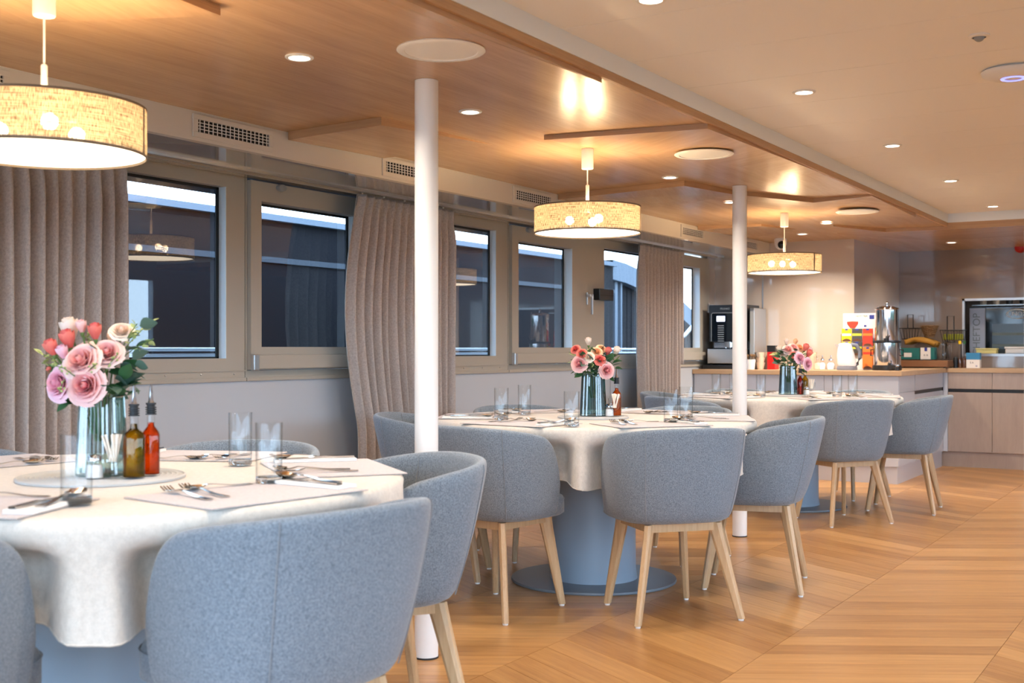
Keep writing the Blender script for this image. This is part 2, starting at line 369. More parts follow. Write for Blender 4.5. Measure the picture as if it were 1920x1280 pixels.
# ---- wood ceiling
cw = MB().box(-1.6, 9.47, VB, 3.52, ZC, ZC + .025).build('ceiling', M['ceil_wood'], **ST)
MB().box(9.47, 12.2, VR, 3.52, ZC, ZC + .025).build('ceiling_board', M['ceil_wood'], cw)
def wedge(pts, drops, ang=0):
    o = MB().prism(pts, [ZC - d for d in drops], ZC - 0.0002, 0)
    # underside 0, sides 1
    o.mi = [0, 0] + [1] * len(pts)
    cx = sum(p[0] for p in pts) / len(pts); cy = sum(p[1] for p in pts) / len(pts)
    R = Matrix.Rotation(-ang, 3, 'Z'); o.v = [tuple(R @ Vector((v[0] - cx, v[1] - cy, v[2]))) for v in o.v]
    b = o.build('ceiling_panel', [M['ceil_wood'], M['edge_wood']], cw); b.location = (cx, cy, 0); b.rotation_euler = (0, 0, ang)
    return b
e = 0.0005
wedge([(3.867, 3.48), (3.815, 2.935), (4.613, 2.901), (4.54, 3.48)], [.036, .034, e, .022], 0.05)
wedge([(4.517, 2.577), (4.625, VB), (6.45, VB), (5.6, 2.25)], [.020, .024, e, e], 0.9)
wedge([(6.271, 3.48), (6.136, 2.60), (6.639, 2.512), (6.9, 2.75), (7.1, 3.0), (7.2, 3.48)], [.034, .030, .026, .012, e, .012], 0.3)
wedge([(6.639, 2.512), (7.289, 2.221), (7.277, VB), (8.45, VB), (8.2, 2.5), (6.9, 2.75)], [.026, .026, .010, .028, e, .012], -0.5)
wedge([(2.16, 3.04), (2.35, 2.36), (1.75, 2.30), (1.0, 2.5), (1.0, 3.2)], [e, .028, .028, .010, e], 0.4)
wedge([(-1.5, VB), (3.654, VB), (2.75, 1.945), (-1.5, 2.1)], [.03, .020, e, e], 0.1)
wedge([(8.9, 2.56), (9.39, 2.29), (9.45, VB), (9.44, VR), (10.6, VR), (10.64, 2.2), (9.7, 2.75)], [.012, .030, .026, .026, .008, e, e], 1.3)
wedge([(8.47, 3.48), (8.55, 3.0), (9.12, 2.9), (9.6, 3.48)], [.028, .02, e, e], 0.2)
# fascia and wooden lip of the step between the two ceilings
MB().box(-1.6, 9.45, VB - .018, VB, 2.045, 2.125).build('trim_1', M['fascia'], **ST)
MB().box(-1.6, 9.47, VB - .014, VB + .004, ZC - .004, 2.045).build('trim_2', M['edge_wood'], **ST)
MB().box(9.452, 9.47, VR, VB - .018, 2.045, 2.125).build('trim_3', M['fascia'], **ST)
MB().box(9.452, 9.47, VR, VB - .014, ZC - .004, 2.045).build('trim_4', M['edge_wood'], **ST)
# ---- bulkhead, soffit and window wall
MB().box(-1.6, UE + .01, 3.49, 3.52, 1.903, ZC).build('wall_left', M['bulkhead'], **ST)
so = MB().box(-1.6, UE, 3.49, VW + .06, 1.895, 1.903).build('ceiling', M['soffit'], **ST)
MB().box(-1.6, 9.86, 3.80, 3.812, 1.885, 1.895).build('curtain_rail', M['alu'], so)
MB().box(-1.6, 9.86, 3.86, 3.872, 1.883, 1.895).build('curtain_rail', M['casing'], so)
wl = MB().box(-1.6, UE, VW, VW + .06, 0, 0.927).build('wall_left', M['wall_grey'], **ST)
MB().box(-1.6, UE, VW - .012, VW, 0, .08).build('baseboard_left', M['wall_grey'], **ST)
MB().box(9.975, UE, VW, VW + .06, 0.927, 1.903).build('wall_left', M['wall_kitchen'], **ST)
# panel joints of the wall under the windows
for u in (0.9, 3.27, 5.645, 8.02):
    MB().box(u - .0015, u + .0015, VW - .0012, VW + .001, .08, .927).build('panel_joint', M['gasket'], wl)
GV = VW + .05
def fixed_window(n, u0, u1, g0, g1):
    z0, z1 = 1.036, 1.836
    r = empty('window_%d' % n, ((u0 + u1) / 2, VW, .927), **ST); T = Matrix.Translation((-(u0 + u1) / 2, -VW, -.927))
    def B(mb): mb.v = [tuple(T @ Vector(v)) for v in mb.v]; return mb
    f = MB().box(u0, g0, VW, VW + .06, .945, 1.8945).box(g1, u1, VW, VW + .06, .945, 1.8945).box(g0, g1, VW, VW + .06, .945, z0).box(g0, g1, VW, VW + .06, z1, 1.8945)
    B(f).build('window_frame', M['casing'], r)
    B(MB().box(u0, u1, VW - .012, VW + .06, .927, .945)).build('sill', M['casing'], r, bevel=.002)
    B(MB().box(u0, u1, VW - .006, VW, .975, .981)).build('sill_bead', M['casing'], r)
    B(MB().box(g1 - .004, g1, VW, GV, z0, z1)).build('jamb', M['jamb'], r)
    B(MB().box(g0, g1, GV - .006, GV, z0, z0 + .008).box(g0, g1, GV - .006, GV, z1 - .012, z1).box(g1 - .022, g1 - .004, GV - .006, GV, z0, z1).box(g0, g0 + .01, GV - .006, GV, z0, z1)).build('gasket', M['gasket'], r)
    B(MB().box(g0, g1, GV, GV + .006, z0, z1)).build('glass_pane', M['pane'], r)
    sc = MB()
    k = u0 + .08
    while k < u1: sc.ball((k, VW - .001, .962), .004, 8, 4); k += .21
    B(sc).build('screw', M['alu'], r)
def sash_window(n, u0, u1, g0, g1, handle=None):
    z0, z1 = 1.09, 1.79; F = VW - .022
    r = empty('window_%d' % n, ((u0 + u1) / 2, VW, .927), **ST); T = Matrix.Translation((-(u0 + u1) / 2, -VW, -.927))
    def B(mb): mb.v = [tuple(T @ Vector(v)) for v in mb.v]; return mb
    B(MB().box(u0, u1, VW, VW + .06, .945, .976).box(u0, u0 + .012, VW, VW + .06, .976, 1.8945).box(u1 - .012, u1, VW, VW + .06, .976, 1.8945)).build('window_frame', M['casing'], r)
    B(MB().box(u0, u1, VW - .012, VW + .06, .927, .945)).build('sill', M['casing'], r, bevel=.002)
    s0, s1 = u0 + .015, u1 - .015
    f = MB().box(s0, g0, F, VW + .055, .98, 1.885).box(g1, s1, F, VW + .055, .98, 1.885).box(g0, g1, F, VW + .055, .98, z0).box(g0, g1, F, VW + .055, z1, 1.885)
    B(f).build('sash', M['casing'], r)
    B(MB().box(s0 + .03, s1, F - .022, F, .985, 1.052)).build('bottom_rail', M['casing'], r, bevel=.002)
    B(MB().box(s0 - .004, s0 + .032, F - .026, F, .978, 1.055)).build('corner_cap', M['alu'], r, bevel=.004)
    B(MB().box(g1 - .004, g1, F, GV, z0, z1)).build('jamb', M['jamb'], r)
    B(MB().box(g0, g1, GV - .006, GV, z1 - .012, z1).box(g1 - .022, g1 - .004, GV - .006, GV, z0, z1).box(g0, g0 + .008, GV - .006, GV, z0, z1)).build('gasket', M['gasket'], r)
    B(MB().box(g0, g1, GV, GV + .006, z0, z1)).build('glass_pane', M['pane'], r)
    k = MB().lathe([(0, 0), (.028, 0), (.03, .008), (.026, .022), (0, .026)], 20, cap=False)
    k.v = [(u0 + .215 + x, F - z, 1.868 + y * .6) for x, y, z in k.v]; B(k).build('stay_knob', M['plastic_grey'], r, smooth=True)
    if handle:
        k = MB().box(handle - .012, handle + .012, F - .01, F, 1.40, 1.49).box(handle - .03, handle + .014, F - .045, F - .012, 1.455, 1.475).box(handle, handle + .016, F - .047, F - .03, 1.33, 1.475)
        B(k).build('handle', M['alu'], r, bevel=.002)
gr = 2.3745
fixed_window(1, 3.15, 4.140, 3.27, 4.020); sash_window(2, 4.145, 5.10, 4.232, 4.972)
fixed_window(3, 5.10, 6.535, 5.645, 6.393); sash_window(4, 6.54, 7.62, 6.637, 7.377, 7.60)
fixed_window(5, 7.625, 8.86, 7.92, 8.66); sash_window(6, 8.865, 9.97, 8.998, 9.738, 9.93)
sash_window(7, 1.77, 3.145, 1.86, 2.60); fixed_window(8, 0.6, 1.765, 0.8, 1.6); fixed_window(9, -1.6, .595, -1.2, .3)

# ---- end walls of the galley
ew = MB().box(UE, UE + .03, 2.76, VW + .06, 0, ZC + .02).build('wall_far', M['wall_kitchen'], **ST)
MB().box(UE - .004, UE, 3.545, 3.555, .905, ZC).build('wall_joint', M['alu'], ew)
MB().box(UE, UB + .03, 2.74, 2.76, 0, ZC + .02).build('wall_galley', M['wall_kitchen'], **ST)
bw = MB()
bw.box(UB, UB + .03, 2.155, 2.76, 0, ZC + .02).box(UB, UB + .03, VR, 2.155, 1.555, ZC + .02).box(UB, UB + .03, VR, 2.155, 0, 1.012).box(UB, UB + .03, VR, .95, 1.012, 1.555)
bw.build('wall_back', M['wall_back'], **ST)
t = MB().box(UB - .006, UB + .30, .95, 2.155, 1.012, 1.036).box(UB - .006, UB + .03, 2.135, 2.155, 1.036, 1.555).box(UB - .006, UB + .03, .95, 2.155, 1.533, 1.555)
t.build('trim_5', M['alu'], **ST)
# dim galley seen through the hatch
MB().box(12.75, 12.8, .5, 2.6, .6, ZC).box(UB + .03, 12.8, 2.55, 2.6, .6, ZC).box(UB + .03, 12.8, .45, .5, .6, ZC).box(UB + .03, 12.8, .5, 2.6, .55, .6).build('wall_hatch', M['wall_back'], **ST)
# ---- far side wall with its own row of windows, and the aft glazing behind the camera
wr_ = MB().box(-1.6, 12, VR - .08, VR, 0, .90).box(-1.6, 12, VR - .08, VR, 1.86, 2.16)
for a, b in ((-1.6, -1.3), (.6, .85), (2.9, 3.15), (5.2, 5.45), (7.5, 7.8), (9.4, 12)): wr_.box(a, b, VR - .08, VR, .90, 1.86)
wr_.build('wall_right', M['wall_grey'], **ST)
wa = MB().box(-1.66, -1.6, VR, 4.06, 1.98, 2.16)
for a in (VR, -.9, .6, 2.1, 3.96): wa.box(-1.66, -1.6, a, a + .1, 0, 1.98)
wa.build('wall_aft', M['casing'], **ST)
MB().box(-1.64, -1.63, VR, 4.06, .02, 1.98).build('window_10', M['pane'], **ST)
MB().box(-1.6, 12, VR - .05, VR - .044, .90, 1.86).build('window_11', M['pane'], **ST)
# right-hand curtains seen mirrored in the panes
# ---- white support pillars
for (x, y), lb in (((3.384, 2.405), 'white round steel pillar beside the nearest table'), ((6.508, 2.414), 'white round steel pillar between the middle and far tables'), ((10.02, 1.335), 'white pillar cut by the frame edge beside the galley')):
    r = empty('pillar', (x, y, 0), label=lb, category='pillar', group='white ceiling pillars', **ST)
    MB().lathe([(.0413, .004), (.0413, ZC - .001)], 40).build('shaft', M['white_paint'], r, smooth=True)
    MB().lathe([(.043, 0), (.043, .006)], 40).build('foot_ring', M['rubber'] if x < 9 else M['edge_wood'], r, smooth=True)

# ================================================================== CEILING FITTINGS
# vents in the bulkhead
vt = empty('ceiling_vent', label='x', category='vent')
MB().box(0, .455, -.008, 0, 0, .022).box(0, .455, -.008, 0, .072, .092).box(0, .026, -.008, 0, .022, .072).box(.43, .455, -.008, 0, .022, .072).build('vent_frame', M['bulkhead'], vt, bevel=.0015)
MB().box(.02, .435, -.0015, -.0005, .018, .076).build('backing', M['dark'], vt)
vm = MB().box(-.0016, .0016, -.0052, -.0022, .022, .072).mesh('louvre', M['plastic_white']); hm = MB().box(.026, .43, -.007, -.0055, -.0014, .0014).mesh('louvre', M['plastic_white'])
for i in range(17):
    o = bpy.data.objects.new('louvre', vm); C.objects.link(o); o.parent = vt; o.location = (.026 + .404 * (i + .5) / 17, 0, 0)
for i in range(3):
    o = bpy.data.objects.new('louvre', hm); C.objects.link(o); o.parent = vt; o.location = (0, 0, .0345 + i * .0125)
vp = Proto(vt)
VL = ['air vent grille cut by the frame edge above the first lamp', 'widest seen white air vent grille right of the first lamp', 'white air vent grille half hidden by the nearest pillar', 'white air vent grille just left of the middle lamp', None, 'white air vent grille above the curtain right of the middle lamp', 'white air vent grille in the corner by the far lamp']
for i, uu in enumerate((2.05, 3.322, 4.54, 5.755, 6.97, 8.165, 9.385)):
    if VL[i]: vp.put((uu, 3.49, 1.916), 0, label=VL[i], group='air vents above the windows')
# ceiling speakers
sp = empty('ceiling_speaker', label='x', category='speaker')
MB().lathe([(.138, 0), (.140, -.004), (.134, -.008), (.116, -.008), (.114, -.005)], 48, cap=False).build('rim', M['plastic_white'], sp, smooth=True)
MB().lathe([(.0, -.0062), (.1155, -.0055)], 48, cap=False).build('grille', M['plastic_white'], sp, smooth=True)
spp = Proto(sp)
for (x, y), lb, dz in (((3.055, 2.115), 'large round white ceiling speaker above the nearest pillar', 0), ((5.24, 2.12), 'round white ceiling speaker right of the middle lamp', .018), ((7.93, 2.12), 'round white ceiling speaker right of the far lamp', .022)):
    spp.put((x, y, ZC - dz), 0, label=lb, group='round ceiling speakers')
# downlights
dn = empty('downlight', label='x', category='downlight')
MB().lathe([(.046, 0), (.046, -.004), (.042, -.007), (.034, -.006), (.033, -.002)], 32, cap=False).build('bezel', M['plastic_white'], dn, smooth=True)
MB().lathe([(0, -.0035), (.0335, -.0032)], 24, cap=False).build('lens', M['down'], dn)
dnp = Proto(dn)
def area(loc, power, size=.06, col=(1, .88, .74), spread=140):
    l = bpy.data.lights.new('downlight_beam', 'AREA'); l.shape = 'DISK'; l.size = size; l.energy = power; l.color = col; l.spread = radians(spread)
    o = bpy.data.objects.new('downlight_beam', l); C.objects.link(o); o.location = loc; return o
wd = [((2.894, 2.557, 0), 'downlight in the wood ceiling left of the nearest pillar'), ((3.908, 2.565, 0), 'downlight in the wood ceiling right of the nearest pillar'), ((5.968, 2.613, 0), 'downlight in the wood ceiling between the middle lamp and far pillar'),
      ((7.071, 2.682, .014), 'downlight half hidden behind the far pillar'), ((8.705, 2.553, .004), 'downlight in the wood ceiling right of the far lamp rod'), ((9.46, 2.973, 0), 'downlight before the counter wall, beside the security camera'),
      ((10.9, 2.09, 0), 'downlight over the galley nearest its back wall'), ((9.717, 2.037, .012), 'downlight below the corner of the white fascia')]
for (x, y, d), lb in wd:
    dnp.put((x, y, ZC - d), 0, label=lb, group='downlights in the wood ceiling'); area((x, y, ZC - d - .012), DOWN * (3.2 if abs(x - 9.46) < .01 else 1))
wls = ['downlight in the white ceiling cut by the top edge', 'white ceiling downlight, second from the top of the picture', 'white ceiling downlight, third along the aisle', 'white ceiling downlight, fourth along the aisle', 'farthest downlight in the white ceiling near the cross fascia']
for i, x in enumerate((3.185, 4.65, 6.104, 7.565, 9.076)):
    dnp.put((x, 1.455, 2.11), 0, label=wls[i], group='downlights in the white ceiling'); area((x, 1.455, 2.098), DOWN * 1.1)
for x in (1.7, .2): area((x, 1.455, 2.098), DOWN * 1.1)
for x in (.2, 1.7, 3.2, 4.65, 6.1, 7.6, 9.1): area((x, -.6, 2.098), DOWN)
# sensor, access point, camera, alarm, thermostat
r = empty('ceiling_sensor', (4.113, .702, 2.11), label='small round white motion sensor on the white ceiling', category='sensor')
MB().lathe([(.034, 0), (.034, -.004), (.026, -.008), (.022, -.008)], 24, cap=False).build('rim', M['plastic_white'], r, smooth=True)
MB().ball((0, 0, -.004), .018, 16, 8).build('lens', M['plastic_grey'], r, smooth=True)
r = empty('access_point', (4.68, .68, 2.11), label='round white wireless access point with blue ring on the ceiling', category='access point')
MB().lathe([(.10, 0), (.112, -.008), (.108, -.018), (.08, -.032), (.0, -.036)], 48, cap=False).build('housing', M['plastic_white'], r, smooth=True)
MB().lathe([(.030, -.0355), (.034, -.0372), (.042, -.0366), (.044, -.0345)], 32, cap=False).build('status_ring', M['led_blue'], r, smooth=True)
MB().lathe([(.1, 0), (.1, -.006)], 32).build('mount', M['dark'], r)
r = empty('security_camera', (9.80, 3.27, ZC), label='white dome security camera under the wood ceiling by the far lamp', category='camera')
MB().lathe([(.05, 0), (.052, -.012), (.05, -.05), (.04, -.075), (.02, -.09), (0, -.094)], 28, cap=False).build('housing', M['plastic_white'], r, smooth=True)
k = MB().ball((0, 0, 0), .034, 18, 10); k.v = [(x - .036, y - .022, z - .055) for x, y, z in k.v]; k.build('lens', M['black_gloss'], r, smooth=True)
r = empty('fire_alarm', (UB, 1.645, 1.985), label='red fire alarm sounder high on the galley wall', category='alarm')
k = MB().lathe([(0, .07), (.03, .07), (.045, .055), (.05, .02), (.05, 0)], 24, cap=False); k.v = [(-z, y, x + .03) for x, y, z in k.v]; k.build('sounder', M['red'], r, smooth=True)
r = empty('thermostat', (7.76, VW, 1.44), label='small black control box on the window pillar beside the middle lamp', category='control box')
MB().box(-.02, .21, -.055, 0, 0, .085).build('housing', M['black'], r, bevel=.006)
MB().box(-.0205, .21, -.056, -.05, .035, .038).build('seam_line', M['dark'], r)

# ================================================================== PENDANT LAMPS
def lamp(x, y, zb, lb, bulbs, seam):
    H = .127; R = .25
    r = empty('pendant_lamp', (x, y, zb), label=lb, category='pendant lamp', group='drum pendant lamps over the tables')
    me = MB().grid(lambda a, b: (R * cos(2 * pi * a), R * sin(2 * pi * a), .004 + (H - .008) * b), 96, 4)
    o = me.build('lamp_shade', M['shade'], r, smooth=True)
    uv = o.data.uv_layers.new(name='UVMap')
    for p in o.data.polygons:
        for li in p.loop_indices:
            vi = o.data.loops[li].vertex_index; i, j = vi // 5, vi % 5; uv.data[li].uv = (i / 96, j / 4)
    tm = MB()
    for z in (0, H - .006): tm.lathe([(R + .001, z), (R + .001, z + .006), (R - .002, z + .006), (R - .002, z), (R + .001, z)], 96, cap=False)
    tm.build('shade_trim', M['trim_cloth'], o, smooth=True)
    sm = MB()
    for q in range(4):
        a0 = seam + (q - 2) * .014; a1 = a0 + .014
        sm.add([((R + .0015) * cos(t_), (R + .0015) * sin(t_), z) for t_, z in ((a0, .002), (a1, .002), (a1, H - .002), (a0, H - .002))], [(0, 1, 2, 3)])
    sm.build('shade_seam', M['trim_cloth'], o)
    MB().lathe([(0, .006), (R - .004, .006), (R - .004, .010), (0, .010)], 64, cap=False).build('diffuser', M['diffuser'], r, smooth=True)
    bm_ = None
    for bx, by in bulbs:
        b = MB().ball((bx, by, .066), .021, 16, 10).build('bulb', M['bulb'], r, smooth=True)
    MB().box(-.1, .1, -.006, .006, .098, .104).tube([(0, 0, .1), (0, 0, H + .02)], .008).build('socket_bar', M['plastic_white'], r)
    MB().lathe([(.0085, H - .01), (.0085, H + .10), (.006, H + .104), (0, H + .104)], 16, cap=False).build('stem_sleeve', M['plastic_white'], r, smooth=True)
    MB().tube([(0, 0, H + .1), (0, 0, ZC - zb - .08)], .003, 8).build('cord', M['plastic_white'], r, smooth=True)
    MB().lathe([(.0, ZC - zb - .095), (.026, ZC - zb - .095), (.028, ZC - zb - .092), (.028, ZC - zb - .001)], 28, cap=False).build('canopy', M['plastic_white'], r, smooth=True)
lamp(1.95, 2.575, 1.572, 'drum pendant lamp above the nearest table, cut by the left edge', ((-.05, .11), (-.06, -.10), (.1, .0)), -1.0)
lamp(4.93, 2.578, 1.620, 'drum pendant lamp above the middle table with two glowing bulbs', ((-.02, .085), (-.03, -.075), (.09, .02)), -1.32)
lamp(7.97, 2.632, 1.604, 'smallest looking drum pendant lamp above the far table', ((-.05, .075), (.09, -.03), (.02, .02)), -1.92)

# ================================================================== CURTAINS
def curtain(u0, u1, z0, lb, amp=.032, period=.062, taper=.0, seed=1, y=3.84):
    rnd = random.Random(seed); L = u1 - u0; n = int(L / period); N = n * 10; ph = [rnd.uniform(-.5, .5) for _ in range(n + 2)]; am = [rnd.uniform(.6, 1.15) for _ in range(n + 2)]
    top = 1.882
    def P(a, b):
        z = z0 + (top - z0) * b; s = a * n; i = int(s); f = s - i
        wob = ph[i] * (1 - f) + ph[min(i + 1, n)] * f; A = amp * (am[i] * (1 - f) + am[min(i + 1, n)] * f)
        g = min(1, (1 - b) * 9)                   # gathered heading is tight
        low = 1 - b
        uu = u0 + L * a + taper * low * (a - 1) * -0 + (-taper * sin(pi * min(low * 1.5, 1)) * (1 - a))
        uu += .012 * sin(2 * pi * s * .5 + wob * 3 + low * 2) * low
        yy = y + (A * (.35 + .65 * g)) * sin(2 * pi * s + wob * 1.2 * low + .6 * sin(low * 2.2 + s * .35)) + .012 * sin(s * .7 + seed) * low
        if b > .955: yy = y + .014 * sin(2 * pi * s * 1.0) + .006 * sin(2 * pi * s * 2 + 1)
        return (uu, yy, z)
    r = empty('curtain', (u0, y, z0), label=lb, category='curtain', group='taupe curtains along the windows')
    mb = MB().grid(P, N, 26); mb.v = [(a - u0, b - y, c - z0) for a, b, c in mb.v]
    mb.build('cloth', M['curtain'], r, smooth=180).modifiers.new('thickness', 'SOLIDIFY').thickness = .003
    k = MB().grid(lambda a, b: (lambda q: (q[0] - u0, q[1] - y - .004, q[2] - z0))(P(a, .965 + .028 * b)), N, 1); k.build('heading_tape', M['curtain'], r, smooth=180)
    hk = MB()
    for i in range(0, n, 3): hk.box(L * (i + .5) / n - .003, L * (i + .5) / n + .003, -.004, .004, top - z0, top - z0 + .012)
    hk.build('glider', M['plastic_white'], r)
    return r
curtain(1.95, 3.30, .06, 'taupe curtain left of the first window behind the roses', seed=3, amp=.036, period=.066, taper=.0)
curtain(4.80, 5.66, .06, 'taupe curtain behind the nearest pillar', seed=5, amp=.034, period=.058, taper=.10)
curtain(8.21, 8.93, .06, 'narrow taupe curtain farthest from the camera', seed=9, amp=.034, period=.06, taper=.02)
curtain(8.935, 9.03, .955, 'short strip of taupe curtain ending above the sill', seed=11, amp=.02, period=.05)

# ================================================================== TABLES
TBL = [(2.015, 2.425), (4.943, 2.552), (7.976, 2.60)]
TN = ['nearest', 'middle', 'far']
TOP = .755
def table(i, chairs):
    x, y = TBL[i]
    r = empty('round_table', (x, y, 0), label='%s round table on a blue grey column under white cloth' % TN[i], category='table', group='round dining tables')
    MB().lathe([(0, 0), (.385, 0), (.387, .004), (.385, .012), (0, .013)], 72, cap=False).build('base_plate', M['disc'], r, smooth=35)
    MB().lathe([(.205, .012), (.198, .06), (.192, .70)], 48).build('column', M['column'], r, smooth=35)
    MB().lathe([(0, .70), (.32, .70), (.32, .722), (.742, .722), (.742, TOP - .002), (0, TOP - .002)], 72, cap=False).build('table_top', M['worktop'], r, smooth=35)
    rnd = random.Random(40 + i); p1, p2, p3 = [rnd.uniform(0, 6.28) for _ in range(3)]
    dirs = [radians(a) for a in chairs]
    N = 240; rows = []
    def push(a):
        b = 0
        for d in dirs:
            q = abs((a - d + pi) % (2 * pi) - pi); b = max(b, 1 - min(max((q - radians(21)) / radians(7), 0), 1))
        return b
    prof = [(0, TOP + .002), (.35, TOP + .002), (.60, TOP + .002), (.72, TOP + .002), (.744, TOP - .000), (.751, TOP - .010)]
    def P(ia, j):
        a = 2 * pi * ia / N
        if j < len(prof): rr, z = prof[j]; return (rr * cos(a), rr * sin(a), z)
        q = (j - len(prof) + 1) / 10.0
        drop = (.200, .235, .235)[i] + .030 * cos(4 * a + p1) + .018 * cos(3 * a + p2)
        z = TOP - .012 - drop * q
        pu = push(a); pu = pu * pu * (3 - 2 * pu)
        fold = (.020 * sin(14 * a + p2 + .6 * q) + .012 * sin(23 * a + p3)) * q ** .8 * (1 - .6 * pu)
        w = min(max((q - .15) / .22, 0), 1); w = w * w * (3 - 2 * w)
        rr = .751 + .014 * q * (1 - pu) + fold - pu * .155 * w
        return (rr * cos(a), rr * sin(a), z)
    J = len(prof) + 10; vs = [P(a, j) for a in range(N) for j in range(J)]
    fs = [(a * J + j, ((a + 1) % N) * J + j, ((a + 1) % N) * J + j + 1, a * J + j + 1) for a in range(N) for j in range(1, J - 1)]
    fs += [(a * J, ((a + 1) % N) * J + 1, a * J + 1) for a in range(N)]
    cl = empty('tablecloth', (x, y, 0), label='white cloth hanging over the %s round table' % TN[i], category='tablecloth', group='white tablecloths')
    mb = MB().add(vs, fs); o = mb.build('drape', M['cloth'], cl, smooth=180)
    hm_ = MB()
    path = [P(a, J - 1) for a in range(N)] + [P(0, J - 1)]
    hm_.tube(path, .0022, 5, cap=False).build('hem', M['cloth'], cl, smooth=True)
CH = [[259, 331, 22, 82, 142, 198], [174.5, 232, 294, 354, 54, 114], [152, 224, 284, 344, 44, 100]]
for i in range(3): table(i, CH[i])

# ================================================================== CHAIRS
def chair_proto():
    r = empty('dining_chair', label='x', category='chair')
    Z0, NT, NQ = .392, 44, 9
    def outline(t, top):
        # t -1..1, 0 is the middle of the back; +x is the front of the chair
        f = abs(t); s = 1 if t >= 0 else -1
        Wd = .287 if top else .240; Lb = .270 if top else .180; xc = -.045 if top else -.035; xf = .125 if top else .120
        wf = .262 if top else .232
        if f < .68:
            a = f / .68 * pi / 2; ca, sa = max(cos(a), 0), sin(a)
            return (xc - Lb * ca ** .82, s * Wd * sa ** .82)
        g = (f - .68) / .32; return (xc + (xf - xc) * g, s * (Wd + (wf - Wd) * g ** 1.5))
    def hgt(t):
        f = abs(t)
        if f < .60: return .775 - .028 * (f / .6) ** 2
        g = (f - .6) / .4; return .747 - .065 * g - .175 * (max(0, g - .15) / .85) ** 3.2
    TH = .036
    secs = []
    for k in range(NT + 1):
        t = -1 + 2 * k / NT; H = hgt(t)
        pb, pt = Vector(outline(t, 0)), Vector(outline(t, 1))
        d = .01; q0, q1 = Vector(outline(max(t - d, -1), 1)), Vector(outline(min(t + d, 1), 1)); tg = (q1 - q0).normalized(); nm = Vector((tg.y, -tg.x))
        if nm.dot(pt - Vector((.1, 0))) < 0: nm = -nm
        def at(z, off):
            q = (z - Z0) / (.775 - Z0); p = pb.lerp(pt, q) + nm * (.008 * sin(pi * min(max(q, 0), 1)) + off); return (p.x, p.y, z)
        ring = [at(Z0, -.05), at(Z0 - .002, -.022), at(Z0 + .014, -.002)]
        for j in range(1, 6): z = Z0 + .014 + (H - .02 - Z0 - .014) * j / 5; ring.append(at(z, 0))
        ring += [at(H - .005, -.005), at(H, -.014), at(H, -TH + .012), at(H - .006, -TH + .002)]
        zi = max(.455, Z0); 
        for j in range(1, 5): z = (H - .02) + (min(zi, H - .03) - (H - .02)) * j / 4; ring.append(at(z, -TH))
        ring.append(at(Z0 + .03, -.05))
        secs.append(ring)
    n = len(secs[0]); vs = [v for s_ in secs for v in s_]
    fs = [(a * n + j, (a + 1) * n + j, (a + 1) * n + (j + 1) % n, a * n + (j + 1) % n) for a in range(NT) for j in range(n)]
    fs += [tuple(range(n)), tuple(NT * n + j for j in range(n))[::-1]]
    sh = MB().add(vs, fs).build('backrest', M['chair'], r, smooth=180, sub=1)
    for s in (-1, 1):
        k0 = int((s * .34 + 1) / 2 * NT); path = [Vector(secs[k0][j]) for j in range(2, 9)]
        nrm = Vector((path[0].x + .03, path[0].y, 0)).normalized()
        MB().tube([p + nrm * .0005 for p in path], .0016, 5).build('seam', M['seam'], sh, smooth=True)
        path = [Vector(secs[k0][j]) for j in range(11, 16)]; MB().tube([p - nrm * .0005 for p in path], .0016, 5).build('seam', M['seam'], sh, smooth=True)
    # seat
    def seat_out(a, ins=0):
        hx, hy = .232 - ins, .226 - ins; c_, s_ = cos(a), sin(a); e_ = .5
        x = hx * math.copysign(abs(c_) ** e_, c_); y_ = hy * math.copysign(abs(s_) ** e_, s_)
        if x < 0: x *= .88; y_ *= 1 - .12 * (abs(x) / hx) ** 2
        return x + .022, y_
    lv = [(.05, .388), (.012, .389), (.0, .398), (0, .425), (.0, .452), (.006, .466), (.02, .474), (.07, .478), (.14, .479), (.21, .479)]
    N = 40; vs = []
    for i_ in range(N):
        for ins, z in lv: x, y = seat_out(2 * pi * i_ / N, ins); vs.append((x, y, z))
    m = len(lv); fs = [(a * m + j, ((a + 1) % N) * m + j, ((a + 1) % N) * m + j + 1, a * m + j + 1) for a in range(N) for j in range(m - 1)]
    fs += [tuple(a * m for a in range(N))[::-1], tuple(a * m + m - 1 for a in range(N))]
    se = MB().add(vs, fs).build('seat', M['chair'], r, smooth=60)
    MB().tube([(seat_out(2 * pi * i_ / 60, -.0008) + (.455,)) for i_ in range(61)], .0018, 5, cap=False).build('piping', M['chair'], se, smooth=True)
    # legs
    tops = {(1, 1): (.150, .135), (1, -1): (.150, -.135), (-1, 1): (-.135, .140), (-1, -1): (-.135, -.140)}
    foot = {(1, 1): (.212, .182), (1, -1): (.212, -.182), (-1, 1): (-.210, .222), (-1, -1): (-.210, -.222)}
    for k in tops:
        tx, ty = tops[k]; fx, fy = foot[k]; d = Vector((fx - tx, fy - ty)).normalized(); p = Vector((-d.y, d.x)); vs = []
        for (cx_, cy_, z, w, th) in ((tx, ty, .386, .030, .0155), (tx * .86 + fx * .14, ty * .86 + fy * .14, .335, .026, .0145), (fx, fy, .008, .0150, .0130)):
            for a, b in ((-1, -.55), (-.55, -1), (.55, -1), (1, -.55), (1, .55), (.55, 1), (-.55, 1), (-1, .55)):
                q = Vector((cx_, cy_)) + d * w * a + p * th * b; vs.append((q.x, q.y, z))
        fs = [(l * 8 + j, l * 8 + (j + 1) % 8, (l + 1) * 8 + (j + 1) % 8, (l + 1) * 8 + j) for l in range(2) for j in range(8)] + [tuple(range(8))[::-1], tuple(range(16, 24))]
        lg = MB().add(vs, fs).build('leg', M['leg'], r, bevel=.0012)
